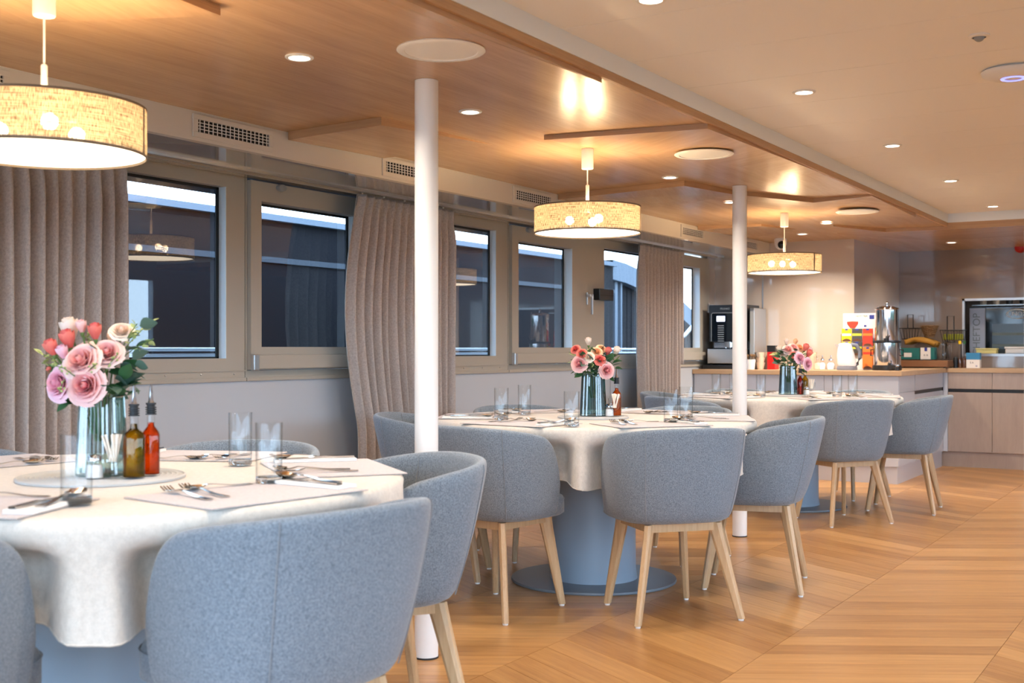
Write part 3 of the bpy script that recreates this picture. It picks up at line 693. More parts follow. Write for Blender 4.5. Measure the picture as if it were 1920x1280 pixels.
        MB().lathe([(.0105, 0), (.0115, .003), (.0105, .009)], 14, (fx, fy, 0)).build('glide', M['plastic_white'], lg, smooth=True)
    fr = MB()
    for a, b in (((1, 1), (1, -1)), ((1, -1), (-1, -1)), ((-1, -1), (-1, 1)), ((-1, 1), (1, 1))):
        A, B = Vector(tops[a]), Vector(tops[b]); d = (B - A).normalized(); p = Vector((-d.y, d.x)) * .011; A = A * 1.02; B = B * 1.02
        fr.add([(q.x, q.y, z) for z in (.355, .3875) for q in (A + p, B + p, B - p, A - p)], [(0, 3, 2, 1), (4, 5, 6, 7), (0, 1, 5, 4), (1, 2, 6, 5), (2, 3, 7, 6), (3, 0, 4, 7)])
    fr.build('seat_frame', M['leg'], r)
    return r
cp = Proto(chair_proto())
CHL = {(0, 0): 'grey tub chair seen from behind, largest at the nearest table', (0, 1): 'grey tub chair at the nearest table beside the nearest pillar', (0, 2): 'grey tub chair behind the two glasses of the nearest table',
       (0, 3): 'grey tub chair behind the nearest table before the first curtain', (0, 5): 'grey tub chair cut by the lower left corner',
       (1, 0): 'grey tub chair at the middle table just right of the nearest pillar', (1, 1): 'grey tub chair front and centre with its back to the camera at the middle table', (1, 2): 'grey tub chair at the middle table before the far pillar, turned toward it',
       (1, 3): 'grey tub chair with its inner back seen between middle table and far pillar', (1, 4): 'grey tub chair on the window side of the middle table behind two glasses', (1, 5): 'grey tub chair by the curtain left of the nearest pillar',
       (2, 0): 'grey tub chair at the far table just left of the far pillar', (2, 1): 'grey tub chair in front of the far table', (2, 2): 'grey tub chair at the far table nearest the galley floor', (2, 3): 'grey tub chair behind the far table on the galley side',
       (2, 4): 'grey tub chair behind the far table against the counter', (2, 5): 'grey tub chair at the far table before the narrow curtain'}
CR = {(0, 0): (.735, 262), (0, 1): (.735, 322), (0, 5): (.735, 202), (1, 0): None, (1, 1): None, (1, 2): None, (2, 1): None, (2, 2): None}
EX = {(1, 0): (4.178, 2.612, -8), (1, 1): (4.467, 1.965, 48.2), (1, 2): (5.215, 1.857, 105), (2, 1): (7.414, 2.086, 52.3), (2, 2): (8.17, 1.87, 96), (2, 0): (7.24, 3.0, -28), (0, 0): (1.876, 1.716, 82), (0, 1): (2.64, 2.06, 146), (0, 5): (1.306, 2.195, 20)}
for i in range(3):
    for j, a in enumerate(CH[i]):
        if (i, j) not in CHL: continue
        if (i, j) in EX: x, y, f = EX[(i, j)]
        else:
            rr = .735; x, y = TBL[i][0] + rr * cos(radians(a)), TBL[i][1] + rr * sin(radians(a)); f = a + 180
        cp.put((x, y, 0), radians(f), label=CHL[(i, j)], group='grey tub chairs around the round tables')

# ================================================================== TABLEWARE
ZT = TOP + .0035
mt = MB().box(-.155, .155, -.215, .215, 0, .003).mesh('placemat', M['mat'], bevel=.001)
nk = MB().box(-.115, .115, -.032, .032, 0, .004).box(-.115, .115, -.032, .030, .0045, .008).mesh('napkin', M['napkin'], bevel=.0015)
def fork_mesh():
    mb = MB(); tw = .0021
    def strip(pts):  # pts: (x, halfwidth, z)
        vs = []
        for x, w, z in pts: vs += [(x, -w, z), (x, w, z), (x, w, z + .0022), (x, -w, z + .0022)]
        n = len(pts); fs = [(i * 4 + j, i * 4 + (j + 1) % 4, i * 4 + 4 + (j + 1) % 4, i * 4 + 4 + j) for i in range(n - 1) for j in range(4)] + [(0, 1, 2, 3), tuple((n - 1) * 4 + j for j in (3, 2, 1, 0))]
        return vs, fs
    mb.add(*strip([(.10, .0095, .001), (.04, .006, .002), (-.01, .0032, .008), (-.035, .0045, .010), (-.048, .0125, .006), (-.06, .0135, .004)]))
    for k in range(4):
        o = -.0112 + k * .00747; v, f = strip([(-.058, tw, .0045), (-.08, tw, .004), (-.100, tw * .6, .012)]); mb.add([(a, b + o, c) for a, b, c in v], f)
    return mb.mesh('dinner_fork', M['cutlery'], smooth=40)
def spoon_mesh(s=1.0):
    mb = MB(); pts = [(.10, .010, .001), (.04, .006, .002), (-.01, .0033, .009), (-.035, .0035, .010), (-.042, .006, .0085)]; vs = []
    for x, w, z in pts: vs += [(x, -w, z), (x, w, z), (x, w, z + .0022), (x, -w, z + .0022)]
    n = len(pts); mb.add(vs, [(i * 4 + j, i * 4 + (j + 1) % 4, i * 4 + 4 + (j + 1) % 4, i * 4 + 4 + j) for i in range(n - 1) for j in range(4)] + [(0, 1, 2, 3)])
    NN = 20
    def B(off): 
        out = []
        for q in (1, .8, .55, .28, 0):
            for i in range(NN):
                a = 2 * pi * i / NN; x = -.072 + .034 * q * cos(a); y = .0205 * q * sin(a) * (1 + .12 * cos(a) * -1); z = .0105 - .0095 * (1 - q * q) + off; out.append((x, y, z + .004 * (q * cos(a) < -.5) * q))
        return out
    top = B(0); bot = B(-.0014); vs = top + bot; fs = []
    for r_ in range(4):
        for i in range(NN):
            j = (i + 1) % NN; fs += [(r_ * NN + i, r_ * NN + j, r_ * NN + NN + j, r_ * NN + NN + i), (100 + r_ * NN + j, 100 + r_ * NN + i, 100 + r_ * NN + NN + i, 100 + r_ * NN + NN + j)]
    fs += [(i, 100 + i, 100 + (i + 1) % NN, (i + 1) % NN) for i in range(NN)]
    mb.add(vs, fs); mb.v = [(a * s, b * s, c * s) for a, b, c in mb.v]; return mb.mesh('spoon', M['cutlery'], smooth=60)
def knife_mesh():
    mb = MB(); pts = [(.11, .0085, .001), (.06, .0075, .0015), (.02, .0055, .003), (.0, .0065, .003), (-.02, .010, .002), (-.08, .0105, .001), (-.105, .004, .001)]; vs = []
    for x, w, z in pts: vs += [(x, -w, z), (x, w * .8, z), (x, w * .8, z + (.004 if x > 0 else .0016)), (x, -w, z + (.004 if x > 0 else .0016))]
    n = len(pts); mb.add(vs, [(i * 4 + j, i * 4 + (j + 1) % 4, i * 4 + 4 + (j + 1) % 4, i * 4 + 4 + j) for i in range(n - 1) for j in range(4)] + [(0, 1, 2, 3), tuple((n - 1) * 4 + j for j in (3, 2, 1, 0))])
    return mb.mesh('table_knife', M['cutlery'], smooth=40)
FK, SPN, DSP, KN = fork_mesh(), spoon_mesh(), spoon_mesh(.85), knife_mesh()
def lay(name, me, x, y, z, rz, label, cat, group, rx=0):
    o = bpy.data.objects.new(name, me); C.objects.link(o); o.location = (x, y, z); o.rotation_euler = (rx, 0, rz); o['label'] = label; o['category'] = cat; o['group'] = group; return o
SEAT = {(0, 0): 'nearest table before the largest chair', (0, 1): 'nearest table beside the pillar chair', (0, 2): 'nearest table, window side under the first window', (0, 3): 'nearest table, before the first curtain', (0, 5): 'nearest table at the left picture edge',
        (1, 0): 'middle table, end by the nearest pillar', (1, 1): 'middle table, front seat', (1, 2): 'middle table, right-hand aisle seat', (1, 3): 'middle table, end by the far pillar', (1, 4): 'middle table, window side behind the vase', (1, 5): 'middle table, window side by the curtain',
        (2, 0): 'far table, end behind the far pillar', (2, 1): 'far table, front seat', (2, 2): 'far table, right-hand aisle seat', (2, 3): 'far table, galley side', (2, 4): 'far table, counter side behind the vase', (2, 5): 'far table, window side by the curtain'}
for (i, j), nm in SEAT.items():
    a = radians([262, 322, 22, 82, 142, 202][j] if i == 0 else CH[i][j]); tx, ty = TBL[i]; rv = Vector((cos(a), sin(a))); lf = Vector((sin(a), -cos(a)))  # diner's left
    rnd = random.Random(i * 10 + j)
    def at(r_, l_): q = Vector((tx, ty)) + rv * r_ + lf * l_; return q.x, q.y
    x, y = at(.575, 0); lay('placemat', mt, x, y, ZT, a, 'grey woven placemat, %s' % nm, 'placemat', 'grey placemats')
    x, y = at(.57, -.185); lay('napkin', nk, x, y, ZT + .0035, a + rnd.uniform(-.1, .1), 'folded white napkin, %s' % nm, 'napkin', 'white napkins under the cutlery')
    x, y = at(.57, -.175); lay('table_knife', KN, x, y, ZT + .012, a + rnd.uniform(-.12, .02), 'steel knife on the napkin, %s' % nm, 'knife', 'steel knives on napkins')
    x, y = at(.545, -.197); lay('table_spoon', SPN, x, y, ZT + .012, a + rnd.uniform(-.02, .16), 'steel spoon on the napkin, %s' % nm, 'spoon', 'steel spoons on napkins')
    x, y = at(.52, .125); lay('dinner_fork', FK, x, y, ZT + .0035, a - rnd.uniform(.08, .3), 'steel fork, outer of two, %s' % nm, 'fork', 'steel forks')
    x, y = at(.51, .072); lay('dinner_fork', FK, x, y, ZT + .0035, a - rnd.uniform(.05, .25), 'steel fork, inner of two, %s' % nm, 'fork', 'steel forks')
    x, y = at(.44, -.02); lay('dessert_spoon', DSP, x, y, ZT + .0035, a - pi / 2 + pi + rnd.uniform(-.25, .1) , 'small steel spoon laid crosswise, %s' % nm, 'spoon', 'crosswise dessert spoons')
# water glasses
gm = MB().lathe([(.0312, .014), (.0325, .142), (.0320, .1435), (.0312, .142), (.0300, .015)], 40, cap=False).lathe([(0, 0), (.030, 0), (.0315, .002), (.0313, .014), (.028, .0155), (0, .0145)], 40, cap=False, k=1).mesh('water_glass', [M['glass'], M['thick']], smooth=60)
GL = [(1.615, 2.03, 'empty water glass in front of the nearest vase'), (2.40, 2.335, 'empty water glass, rear one of the pair right of the oil bottles'), (2.105, 1.955, 'empty water glass, front one of the pair by the bronze spoon'),
      (4.52, 2.80, 'water glass at the left side of the middle table'), (4.96, 2.94, 'water glass at the back of the middle table'), (4.305, 2.325, 'water glass just left of the middle vase'), (4.75, 2.075, 'water glass right of the middle vase, front of a pair'), (5.12, 2.16, 'water glass right of the middle vase, rear of a pair'),
      (7.84, 3.08, 'water glass at the window side of the far table'), (8.02, 3.02, 'water glass half hidden by the far pillar'), (7.655, 2.69, 'water glass just left of the far vase'), (7.91, 2.25, 'water glass right of the far vase, front of a pair'), (8.15, 2.21, 'water glass right of the far vase, rear of a pair')]
for x, y, lb in GL: lay('water_glass', gm, x, y, TOP + .0065, 0, lb, 'glass', 'straight water glasses')

# ================================================================== CENTREPIECES
EYE = 31.26
def local(x, y):            # frame whose +x is to the viewer's right and +y away from the viewer
    return radians(EYE - 90)
def rose_mesh(c0, c1, size=1.0, opened=1.0, seed=1, bud=False):
    rnd = random.Random(seed); mb = MB(); cols = []
    rings = [(2, .13, .05, 1.0), (3, .24, .12, 1.0), (4, .37, .28, .97), (5, .51, .5, .92), (5, .66, .8, .83), (6, .83, 1.1, .70), (7, 1.0, 1.45, .52)]
    if bud: rings = [(3, .20, .12, 1.25), (4, .34, .22, 1.2), (5, .50, .34, 1.1)]
    for ri, (n, rad, flare, hh) in enumerate(rings):
        for k in range(n):
            a0 = 2 * pi * (k + .5 * (ri % 2) + rnd.uniform(-.1, .1)) / n; wd = 2 * pi / n * .78; NU, NV = 6, 5; o = len(mb.v); vs = []
            for i in range(NU + 1):
                for j in range(NV + 1):
                    uu = i / NU * 2 - 1; vv = j / NV
                    shape = sqrt(max(0, 1 - (abs(uu) ** 2.5) * (vv ** 1.5) * .55)); a = a0 + uu * wd * (.65 + .35 * vv)
                    rr = rad * (.25 + .75 * sin(min(vv * 1.1, 1) * pi / 2)) * (1 + .10 * uu * uu * (-1 if ri < 2 else .4)); fl = flare * opened * max(0, vv - .62) ** 1.4 * 1.3
                    z = (vv * shape) * 1.0 * hh - fl * .55 * (ri >= 2) + rnd.uniform(-.012, .012)
                    if ri < 2 or bud: rr *= 1 - (.7 if not bud else .12) * (max(0, vv - .5) / .5) ** 1.5
                    rr2 = rr + fl * .55 + .03 * sin(3 * uu + ri) * (ri > 1)
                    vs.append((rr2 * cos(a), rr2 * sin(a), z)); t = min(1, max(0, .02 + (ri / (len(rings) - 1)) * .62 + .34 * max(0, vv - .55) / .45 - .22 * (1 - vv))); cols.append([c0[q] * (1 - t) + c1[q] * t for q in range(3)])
            mb.add(vs, [(i * (NV + 1) + j, (i + 1) * (NV + 1) + j, (i + 1) * (NV + 1) + j + 1, i * (NV + 1) + j + 1) for i in range(NU) for j in range(NV)])
    if not bud:
        nb = len(mb.v); mb.ball((0, 0, .66), .11, 10, 8, sq=2.0); cols += [[c0[q] * .9 + c1[q] * .1 for q in range(3)]] * (len(mb.v) - nb)
    mb.v = [(a * size, b * size, (c - .45) * size) for a, b, c in mb.v]
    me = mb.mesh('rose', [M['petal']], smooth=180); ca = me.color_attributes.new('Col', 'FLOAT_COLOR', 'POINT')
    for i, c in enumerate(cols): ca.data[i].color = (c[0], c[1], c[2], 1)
    return me
P_ = lambda *c: lin(*c)[:3]
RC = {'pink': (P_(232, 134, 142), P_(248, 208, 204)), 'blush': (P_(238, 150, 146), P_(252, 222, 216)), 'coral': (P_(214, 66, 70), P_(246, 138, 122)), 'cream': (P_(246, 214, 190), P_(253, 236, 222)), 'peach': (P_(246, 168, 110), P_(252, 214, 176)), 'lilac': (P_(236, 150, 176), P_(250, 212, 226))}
RM = {}
for kx, (a, b) in RC.items():
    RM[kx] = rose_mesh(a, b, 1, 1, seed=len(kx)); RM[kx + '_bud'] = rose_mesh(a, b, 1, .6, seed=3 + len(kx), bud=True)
def leaf_mesh(mat, w=.5, fold=.12, n=6):
    mb = MB(); vs = []
    for i in range(n + 1):
        t = i / n; ww = w * sin(pi * t ** .8) ** .9 + .001; z = -.18 * t * t
        vs += [(t, -ww / 2, z + fold * ww), (t, 0, z), (t, ww / 2, z + fold * ww)]
    fs = [(i * 3 + j, i * 3 + 3 + j, i * 3 + 4 + j, i * 3 + 1 + j) for i in range(n) for j in (0, 1)]
    return mb.add(vs, fs).mesh('leaf', mat, smooth=180)
LM = {'leaf': leaf_mesh(M['leaf'], .62), 'euc': leaf_mesh(M['leaf_grey'], .85), 'light': leaf_mesh(M['leaf_light'], .5)}
def bouquet(x, y, z, flowers, leaves, lb, sprigs, fill=64):
    r = empty('rose_bouquet', (x, y, z), local(0, 0), label=lb, category='bouquet', group='artificial rose bouquets in vases')
    stems = MB()
    for (fx, fy, fz, s, kx) in flowers:
        o = bpy.data.objects.new('rose', RM[kx]); C.objects.link(o); o.parent = r; o.location = (fx, fy, fz); o.scale = (s, s, s)
        d = Vector((fx * .55, -.085, (fz - .02) * .6)).normalized() if 'bud' not in kx else Vector((fx * .8, fy * .4 - .03, .10 + fz)).normalized()
        o.rotation_euler = d.to_track_quat('Z', 'Y').to_euler(); o['label'] = {'pink': 'open pink rose', 'blush': 'open blush rose', 'coral': 'coral red rose', 'cream': 'cream rose', 'peach': 'peach rose', 'lilac': 'pale lilac pink rose'}[kx.split('_')[0]]
        base = Vector((fx, fy, fz)) - d * s * .4
        stems.tube([base, Vector((fx * .5, fy * .5, fz * .5 - .02)), Vector((fx * .12, fy * .12, -.10))], [.003, .002, .002], 5)
        if 'bud' in kx:
            stems.lathe([(0, -.012), (.004, -.008), (.006, 0), (.003, .004)], 8, tuple(base - d * .002), cap=False)
            for q in range(4):
                l = bpy.data.objects.new('sepal', LM['leaf']); C.objects.link(l); l.parent = o; l.location = (0, 0, -.42); l.scale = (.95, .6, .8); l.rotation_euler = (0, radians(-68), q * pi / 2)
    for (fx, fy, fz, s, az, el, kx) in leaves:
        o = bpy.data.objects.new('leaf', LM[kx]); C.objects.link(o); o.parent = r; o.location = (fx, fy, fz); o.scale = (s, s, s); o.rotation_euler = (random.uniform(-.5, .5) - .5, -el, az)
    xs = [f[0] for f in flowers]; zt = max(f[2] for f in flowers)
    for q in range(fill):
        a = random.uniform(0, 6.28); rr = random.uniform(.25, .95) * (max(xs) - min(xs)) / 2; zz = random.uniform(.0, zt * .75) * (1.1 - .4 * rr / max(xs))
        o = bpy.data.objects.new('leaf', LM[random.choice(['leaf', 'leaf', 'euc'])]); C.objects.link(o); o.parent = r; o.location = (rr * cos(a) * .85, rr * sin(a) * .5 - .012, zz); sc = random.uniform(.036, .058); o.scale = (sc, sc, sc)
        o.rotation_euler = (random.uniform(-.8, .4), random.uniform(-1.2, .3), a + random.uniform(-.5, .5))
    for (p0, p1, n, kx) in sprigs:
        p0, p1 = Vector(p0), Vector(p1); stems.tube([p0, p0.lerp(p1, .5) + Vector((0, 0, .006)), p1], .0013, 5)
        for i in range(n):
            q = p0.lerp(p1, .35 + .65 * i / n)
            if kx == 'berry':
                stems.ball(tuple(q + Vector((random.uniform(-.006, .006), random.uniform(-.006, .006), random.uniform(-.008, .008)))), .003, 6, 4, k=1)
            else:
                o = bpy.data.objects.new('leaf', LM[kx]); C.objects.link(o); o.parent = r; o.location = q; s = random.uniform(.016, .026) * (1.5 if kx == 'euc' else 1); o.scale = (s, s, s)
                o.rotation_euler = (random.uniform(-1, 1), random.uniform(-1.1, .3), random.uniform(0, 6.28))
    stems.build('stems', [M['stem'], M['leaf_light']], r, smooth=True)
def vase(x, y, lb, mat):
    r = empty('ribbed_vase', (x, y, TOP + .0115), label=lb, category='vase', group='ribbed glass vases')
    MB().lathe([(0, .0), (.058, 0), (.062, .004), (.0525, .195), (.0505, .195), (.057, .010), (0, .008)], 72, rib=.03, cap=False).build('ribbed_body', mat, r)
    MB().lathe([(.0515, .192), (.0545, .196), (.0515, .199), (.0495, .196), (.0515, .192)], 48, cap=False).build('rim', mat, r, smooth=True)
def trivet(x, y, rr, lb):
    r = empty('round_trivet', (x, y, TOP + .003), label=lb, category='trivet', group='round table mats')
    MB().lathe([(0, 0), (rr, 0), (rr + .001, .003), (rr, .006), (0, .006)], 72, cap=False).build('woven_disc', M['trivet'], r, smooth=True)
    k = MB()
    for q in range(1, int(rr / .012)):
        rad = q * .012; k.lathe([(rad - .003, .006), (rad, .0082), (rad + .003, .006)], 72, rib=.004, cap=False)
    k.lathe([(rr - .005, .006), (rr - .002, .0085), (rr + .002, .006), (rr + .001, .001)], 120, rib=.004, cap=False)
    k.build('woven_ring', M['trivet'], r, smooth=True)
ZD = TOP + .0115
def bottle(x, y, liquid, lb, round_=True):
    r = empty('oil_bottle', (x, y, ZD), random.uniform(0, 1.2), label=lb, category='bottle', group='oil and vinegar bottles')
    if round_: pr, n = [(0, 0), (.0215, 0), (.0225, .003), (.0225, .098), (.0205, .108), (.0105, .122), (.0095, .135), (.0095, .150)], 28
    else: pr, n = [(0, 0), (.026, 0), (.027, .003), (.027, .098), (.024, .108), (.0115, .120), (.0105, .135), (.0105, .150)], 4
    k = MB().lathe(pr, n, cap=False)
    if n == 4: k = MB().lathe([(a, b) for a, b in pr], 28, cap=False)
    k.build('bottle_glass', M['glass'], r, smooth=35)
    MB().lathe([(0, .004)] + [(max(a - .0022, .002), max(b, .004)) for a, b in pr[1:6]] + [(.0075, .132), (0, .132)], n if n > 4 else 28, cap=False).build('liquid', liquid, r, smooth=35)
    k = MB()
    for q in range(4): k.lathe([(.0, .151 + q * .0055), (.0135, .151 + q * .0055), (.0135, .1535 + q * .0055), (.009, .154 + q * .0055), (.009, .1565 + q * .0055)], 20, cap=False)
    k.lathe([(.010, .151), (.010, .175), (.0125, .176), (.0125, .180), (0, .181)], 20, cap=False).build('stopper', M['rubber'], r, smooth=40)
    MB().tube([(0, 0, .178), (0, 0, .186), (0, 0, .20), (.003, 0, .225)], [.0085, .006, .0045, .0025], 12).build('pour_spout', M['steel'], r, smooth=True)
def picks(x, y, lb, seed=1):
    r = empty('toothpick_glass', (x, y, ZD), label=lb, category='glass', group='stemmed glasses of toothpicks')
    MB().lathe([(0, 0), (.024, 0), (.024, .003), (.006, .006), (.0045, .012), (.008, .02), (.005, .026), (.018, .036), (.026, .05), (.0285, .085), (.027, .085), (.0245, .052), (.016, .040), (0, .036)], 24, rib=.01, cap=False).build('goblet', M['glass'], r, smooth=40)
    rnd = random.Random(seed); pm_ = MB().box(-.0022, .0022, -.0016, .0016, 0, .066).mesh('toothpick', M['pick'])
    for q in range(14):
        o = bpy.data.objects.new('toothpick', pm_); C.objects.link(o); o.parent = r; a = rnd.uniform(0, 6.28); l = rnd.uniform(.1, .34); o.location = (.008 * cos(a), .008 * sin(a), .042); o.rotation_euler = (-l * sin(a), l * cos(a), a)
def shaker(x, y, lb):
    r = empty('salt_shaker', (x, y, ZD), label=lb, category='salt shaker', group='salt shakers')
    MB().lathe([(0, 0), (.021, 0), (.022, .004), (.019, .03), (.0155, .042), (.0155, .045)], 24, cap=False).build('jar', M['glass'], r, smooth=35)
    MB().lathe([(0, .003), (.0195, .003), (.0185, .026), (.016, .034), (0, .036)], 24, cap=False).build('salt', M['salt'], r, smooth=35)
    MB().lathe([(.0165, .043), (.0165, .052), (.013, .058), (0, .06)], 24, cap=False).build('lid', M['steel'], r, smooth=35)
ang = local(0, 0)
def off(x, y, dx, dy):      # offset in the viewer frame
    return x + dx * cos(ang) - dy * sin(ang), y + dx * sin(ang) + dy * cos(ang)
# nearest table
v1 = (1.985, 2.40); trivet(v1[0], v1[1], .20, 'round woven silver mat under the nearest vase'); vase(v1[0], v1[1], 'pale ribbed glass vase on the nearest table', M['vase_pale'])
k = .00136
fl1 = [(170, 706, 30, 'blush', -.070), (181, 751, 30, 'pink', -.085), (126, 748, 28, 'lilac', -.06), (208, 692, 25, 'blush', -.035), (113, 687, 15, 'coral_bud', -.05), (137, 672, 17, 'coral_bud', -.03), (133, 654, 20, 'cream_bud', .0), (158, 648, 12, 'blush_bud', -.02), (183, 658, 15, 'coral_bud', -.02), (224, 652, 19, 'cream', .01), (133, 695, 13, 'lilac_bud', -.05), (205, 668, 10, 'peach_bud', .01), (150, 690, 20, 'blush', .02), (95, 726, 6, 'coral_bud', .0), (100, 738, 6, 'blush_bud', .0)]
F1 = [((px - 190) * k, dy, (772 - py) * k + .012, s * k * (1.0 if 'bud' not in t else 1.7), t) for px, py, s, t, dy in fl1]
L1 = []
for (px, py, s, az, el, kx) in [(165, 770, 34, 3.4, -.3, 'leaf'), (205, 765, 38, -.3, .2, 'leaf'), (225, 725, 34, .1, .5, 'leaf'), (132, 780, 24, 3.6, -.6, 'leaf'), (240, 690, 26, .2, .3, 'euc'), (255, 705, 26, .4, .6, 'euc'), (235, 715, 28, .1, -.2, 'euc'), (250, 730, 26, -.2, -.2, 'euc'), (225, 740, 28, -.3, -.3, 'euc'), (262, 680, 24, .6, .2, 'euc'), (275, 645, 26, .3, .3, 'euc'), (265, 715, 22, -.1, -.1, 'euc'), (110, 725, 30, 3.0, .2, 'leaf'), (100, 700, 26, 2.8, .1, 'leaf'), (196, 690, 18, .4, .2, 'leaf'), (215, 778, 22, -.6, -.4, 'leaf'), (120, 700, 26, 2.6, .6, 'leaf'), (240, 750, 26, -.5, -.5, 'euc'), (228, 700, 24, 1.2, .8, 'euc'), (246, 668, 22, 1.0, .4, 'euc'), (185, 680, 20, 1.6, .4, 'leaf'), (150, 725, 26, 2.2, .4, 'leaf'), (95, 760, 14, 2.7, -.3, 'leaf')]:
    L1.append(((px - 190) * k * .88, random.uniform(-.03, .03), (772 - py) * k + .012, s * k * 1.25, az, el, kx))
def q1(px, py, dy=0): return ((px - 190) * k, dy, (772 - py) * k + .012)
bouquet(v1[0], v1[1], ZD + .185, F1, L1, 'large bouquet of pink and coral roses in the nearest vase', [
    (q1(130, 730), q1(72, 690), 9, 'light'), (q1(130, 735), q1(80, 712), 8, 'light'), (q1(130, 750), q1(85, 755), 8, 'berry'), (q1(130, 760), q1(105, 785), 7, 'berry'), (q1(220, 700), q1(282, 635), 10, 'light'), (q1(225, 690), q1(255, 640), 8, 'light'), (q1(230, 700), q1(285, 668), 8, 'light'),
    (q1(175, 740, -.07), q1(205, 712, -.09), 9, 'berry'), (q1(165, 735, -.09), q1(130, 715, -.1), 9, 'berry'), (q1(150, 740, -.1), q1(140, 765, -.1), 7, 'berry'), (q1(205, 735, -.05), q1(232, 695, -.05), 8, 'berry'), (q1(160, 680), q1(170, 655), 12, 'berry')])
x, y = off(v1[0], v1[1], .104, -.075); bottle(x, y, M['oil'], 'bottle of olive oil with steel spout on the nearest table', False)
x, y = off(v1[0], v1[1], .126, -.012); bottle(x, y, M['vinegar'], 'bottle of orange red vinegar behind the nearest olive oil')
x, y = off(v1[0], v1[1], .056, -.088); picks(x, y, 'stemmed glass of toothpicks beside the nearest olive oil', 1)
x, y = off(v1[0], v1[1], .012, -.085); shaker(x, y, 'glass salt shaker before the nearest vase')
# middle table
v2 = (4.925, 2.545); trivet(v2[0], v2[1], .165, 'round mat under the middle vase'); vase(v2[0], v2[1], 'ribbed smoky glass vase on the middle table', M['vase'])
k = .0025
fl2 = [(1078, 683, 13.5, 'pink', -.06), (1130, 696, 13, 'pink', -.06), (1117, 676, 9.5, 'coral', -.06), (1072, 656, 8, 'coral', -.02), (1083, 664, 8.5, 'coral', -.05), (1096, 671, 9, 'cream', -.06), (1097, 644, 8, 'cream_bud', 0), (1112, 661, 9, 'peach', -.04), (1121, 655, 8, 'peach', 0), (1133, 662, 8, 'coral_bud', -.02), (1149, 661, 8.5, 'cream_bud', .0), (1103, 662, 8, 'peach', .02)]
F2 = [((px - 1106) * k, dy, (706 - py) * k + .004, s * k * (1.0 if 'bud' not in t else 1.6), t) for px, py, s, t, dy in fl2]
L2 = [((px - 1106) * k * .9, random.uniform(-.05, .02), (706 - py) * k, s * k * 1.2, az, el, kx) for px, py, s, az, el, kx in [(1085, 700, 16, 3.2, -.3, 'leaf'), (1100, 700, 16, 2.6, .2, 'leaf'), (1115, 698, 16, .4, .2, 'leaf'), (1135, 705, 15, -.4, -.5, 'leaf'), (1075, 695, 14, 3.4, -.2, 'leaf'), (1145, 680, 16, .3, .3, 'leaf'), (1070, 680, 14, 3.0, .1, 'light'), (1150, 690, 12, 0, 0, 'leaf'), (1098, 690, 16, 1.4, .5, 'leaf'), (1110, 690, 15, 1.0, .3, 'leaf'), (1140, 672, 14, .5, .5, 'leaf'), (1090, 688, 14, 2.2, .3, 'euc'), (1120, 705, 14, -.8, 0, 'leaf'), (1068, 668, 12, 2.8, .5, 'light')]]
def q2(px, py, dy=0): return ((px - 1106) * k, dy, (706 - py) * k)
bouquet(v2[0], v2[1], ZD + .185, F2, L2, 'bouquet of coral, pink and peach roses in the middle vase', [(q2(1090, 690), q2(1064, 660), 7, 'light'), (q2(1115, 680), q2(1122, 650), 9, 'berry'), (q2(1140, 685), q2(1156, 668), 6, 'light'), (q2(1100, 690, -.06), q2(1104, 680, -.08), 5, 'berry'), (q2(1096, 670), q2(1098, 655), 4, 'berry')])
x, y = off(v2[0], v2[1], .108, -.02); bottle(x, y, M['amber'], 'bottle of brown vinegar with steel spout on the middle table')
x, y = off(v2[0], v2[1], .092, -.075); picks(x, y, 'stemmed glass of toothpicks beside the middle vase', 2)
x, y = off(v2[0], v2[1], .074, -.03); shaker(x, y, 'glass salt shaker beside the middle vase')
# far table
v3 = (7.95, 2.60); trivet(v3[0], v3[1], .19, 'round mat under the far vase'); vase(v3[0], v3[1], 'ribbed smoky glass vase on the far table', M['vase'])
k = .0037
fl3 = [(1465, 646, 6.5, 'cream_bud', 0), (1450, 660, 7, 'cream_bud', -.03), (1466, 659, 9, 'blush', -.04), (1478, 656, 9, 'blush', -.02), (1485, 675, 9.5, 'lilac', -.09), (1500, 686, 10, 'lilac', -.09), (1475, 669, 6, 'coral', -.07), (1499, 657, 8, 'coral_bud', -.02), (1505, 668, 8, 'coral_bud', -.02), (1490, 656, 8, 'peach', .0), (1508, 662, 7, 'blush_bud', .02), (1456, 668, 6, 'cream', -.03), (1483, 646, 6, 'peach_bud', .02)]
F3 = [((px - 1468) * k, dy, (692 - py) * k + .004, s * k * (1.0 if 'bud' not in t else 1.5), t) for px, py, s, t, dy in fl3]
L3 = [((px - 1468) * k * .9, random.uniform(-.06, .02), (692 - py) * k, s * k * 1.2, az, el, kx) for px, py, s, az, el, kx in [(1455, 680, 11, 3.2, 0, 'leaf'), (1465, 680, 11, 2.6, .3, 'leaf'), (1475, 682, 11, .6, 0, 'leaf'), (1450, 672, 10, 3.0, .2, 'leaf'), (1448, 668, 9, 2.8, .5, 'light'), (1460, 672, 10, 1.8, .4, 'leaf'), (1470, 674, 10, 1.2, .2, 'leaf'), (1495, 670, 11, .5, .6, 'leaf'), (1490, 695, 10, -.5, -.4, 'leaf'), (1485, 685, 11, -.2, -.1, 'leaf'), (1440, 668, 10, 3.1, .1, 'light'), (1463, 688, 10, 3.5, -.2, 'leaf'), (1494, 702, 10, -.6, -.3, 'leaf')]]
def q3(px, py, dy=0): return ((px - 1468) * k, dy, (692 - py) * k)
bouquet(v3[0], v3[1], ZD + .185, F3, L3, 'bouquet of pale pink and coral roses in the far vase', [(q3(1460, 675), q3(1436, 664), 7, 'light'), (q3(1460, 670), q3(1456, 655), 6, 'light'), (q3(1490, 690, -.05), q3(1500, 704, -.05), 6, 'light')])
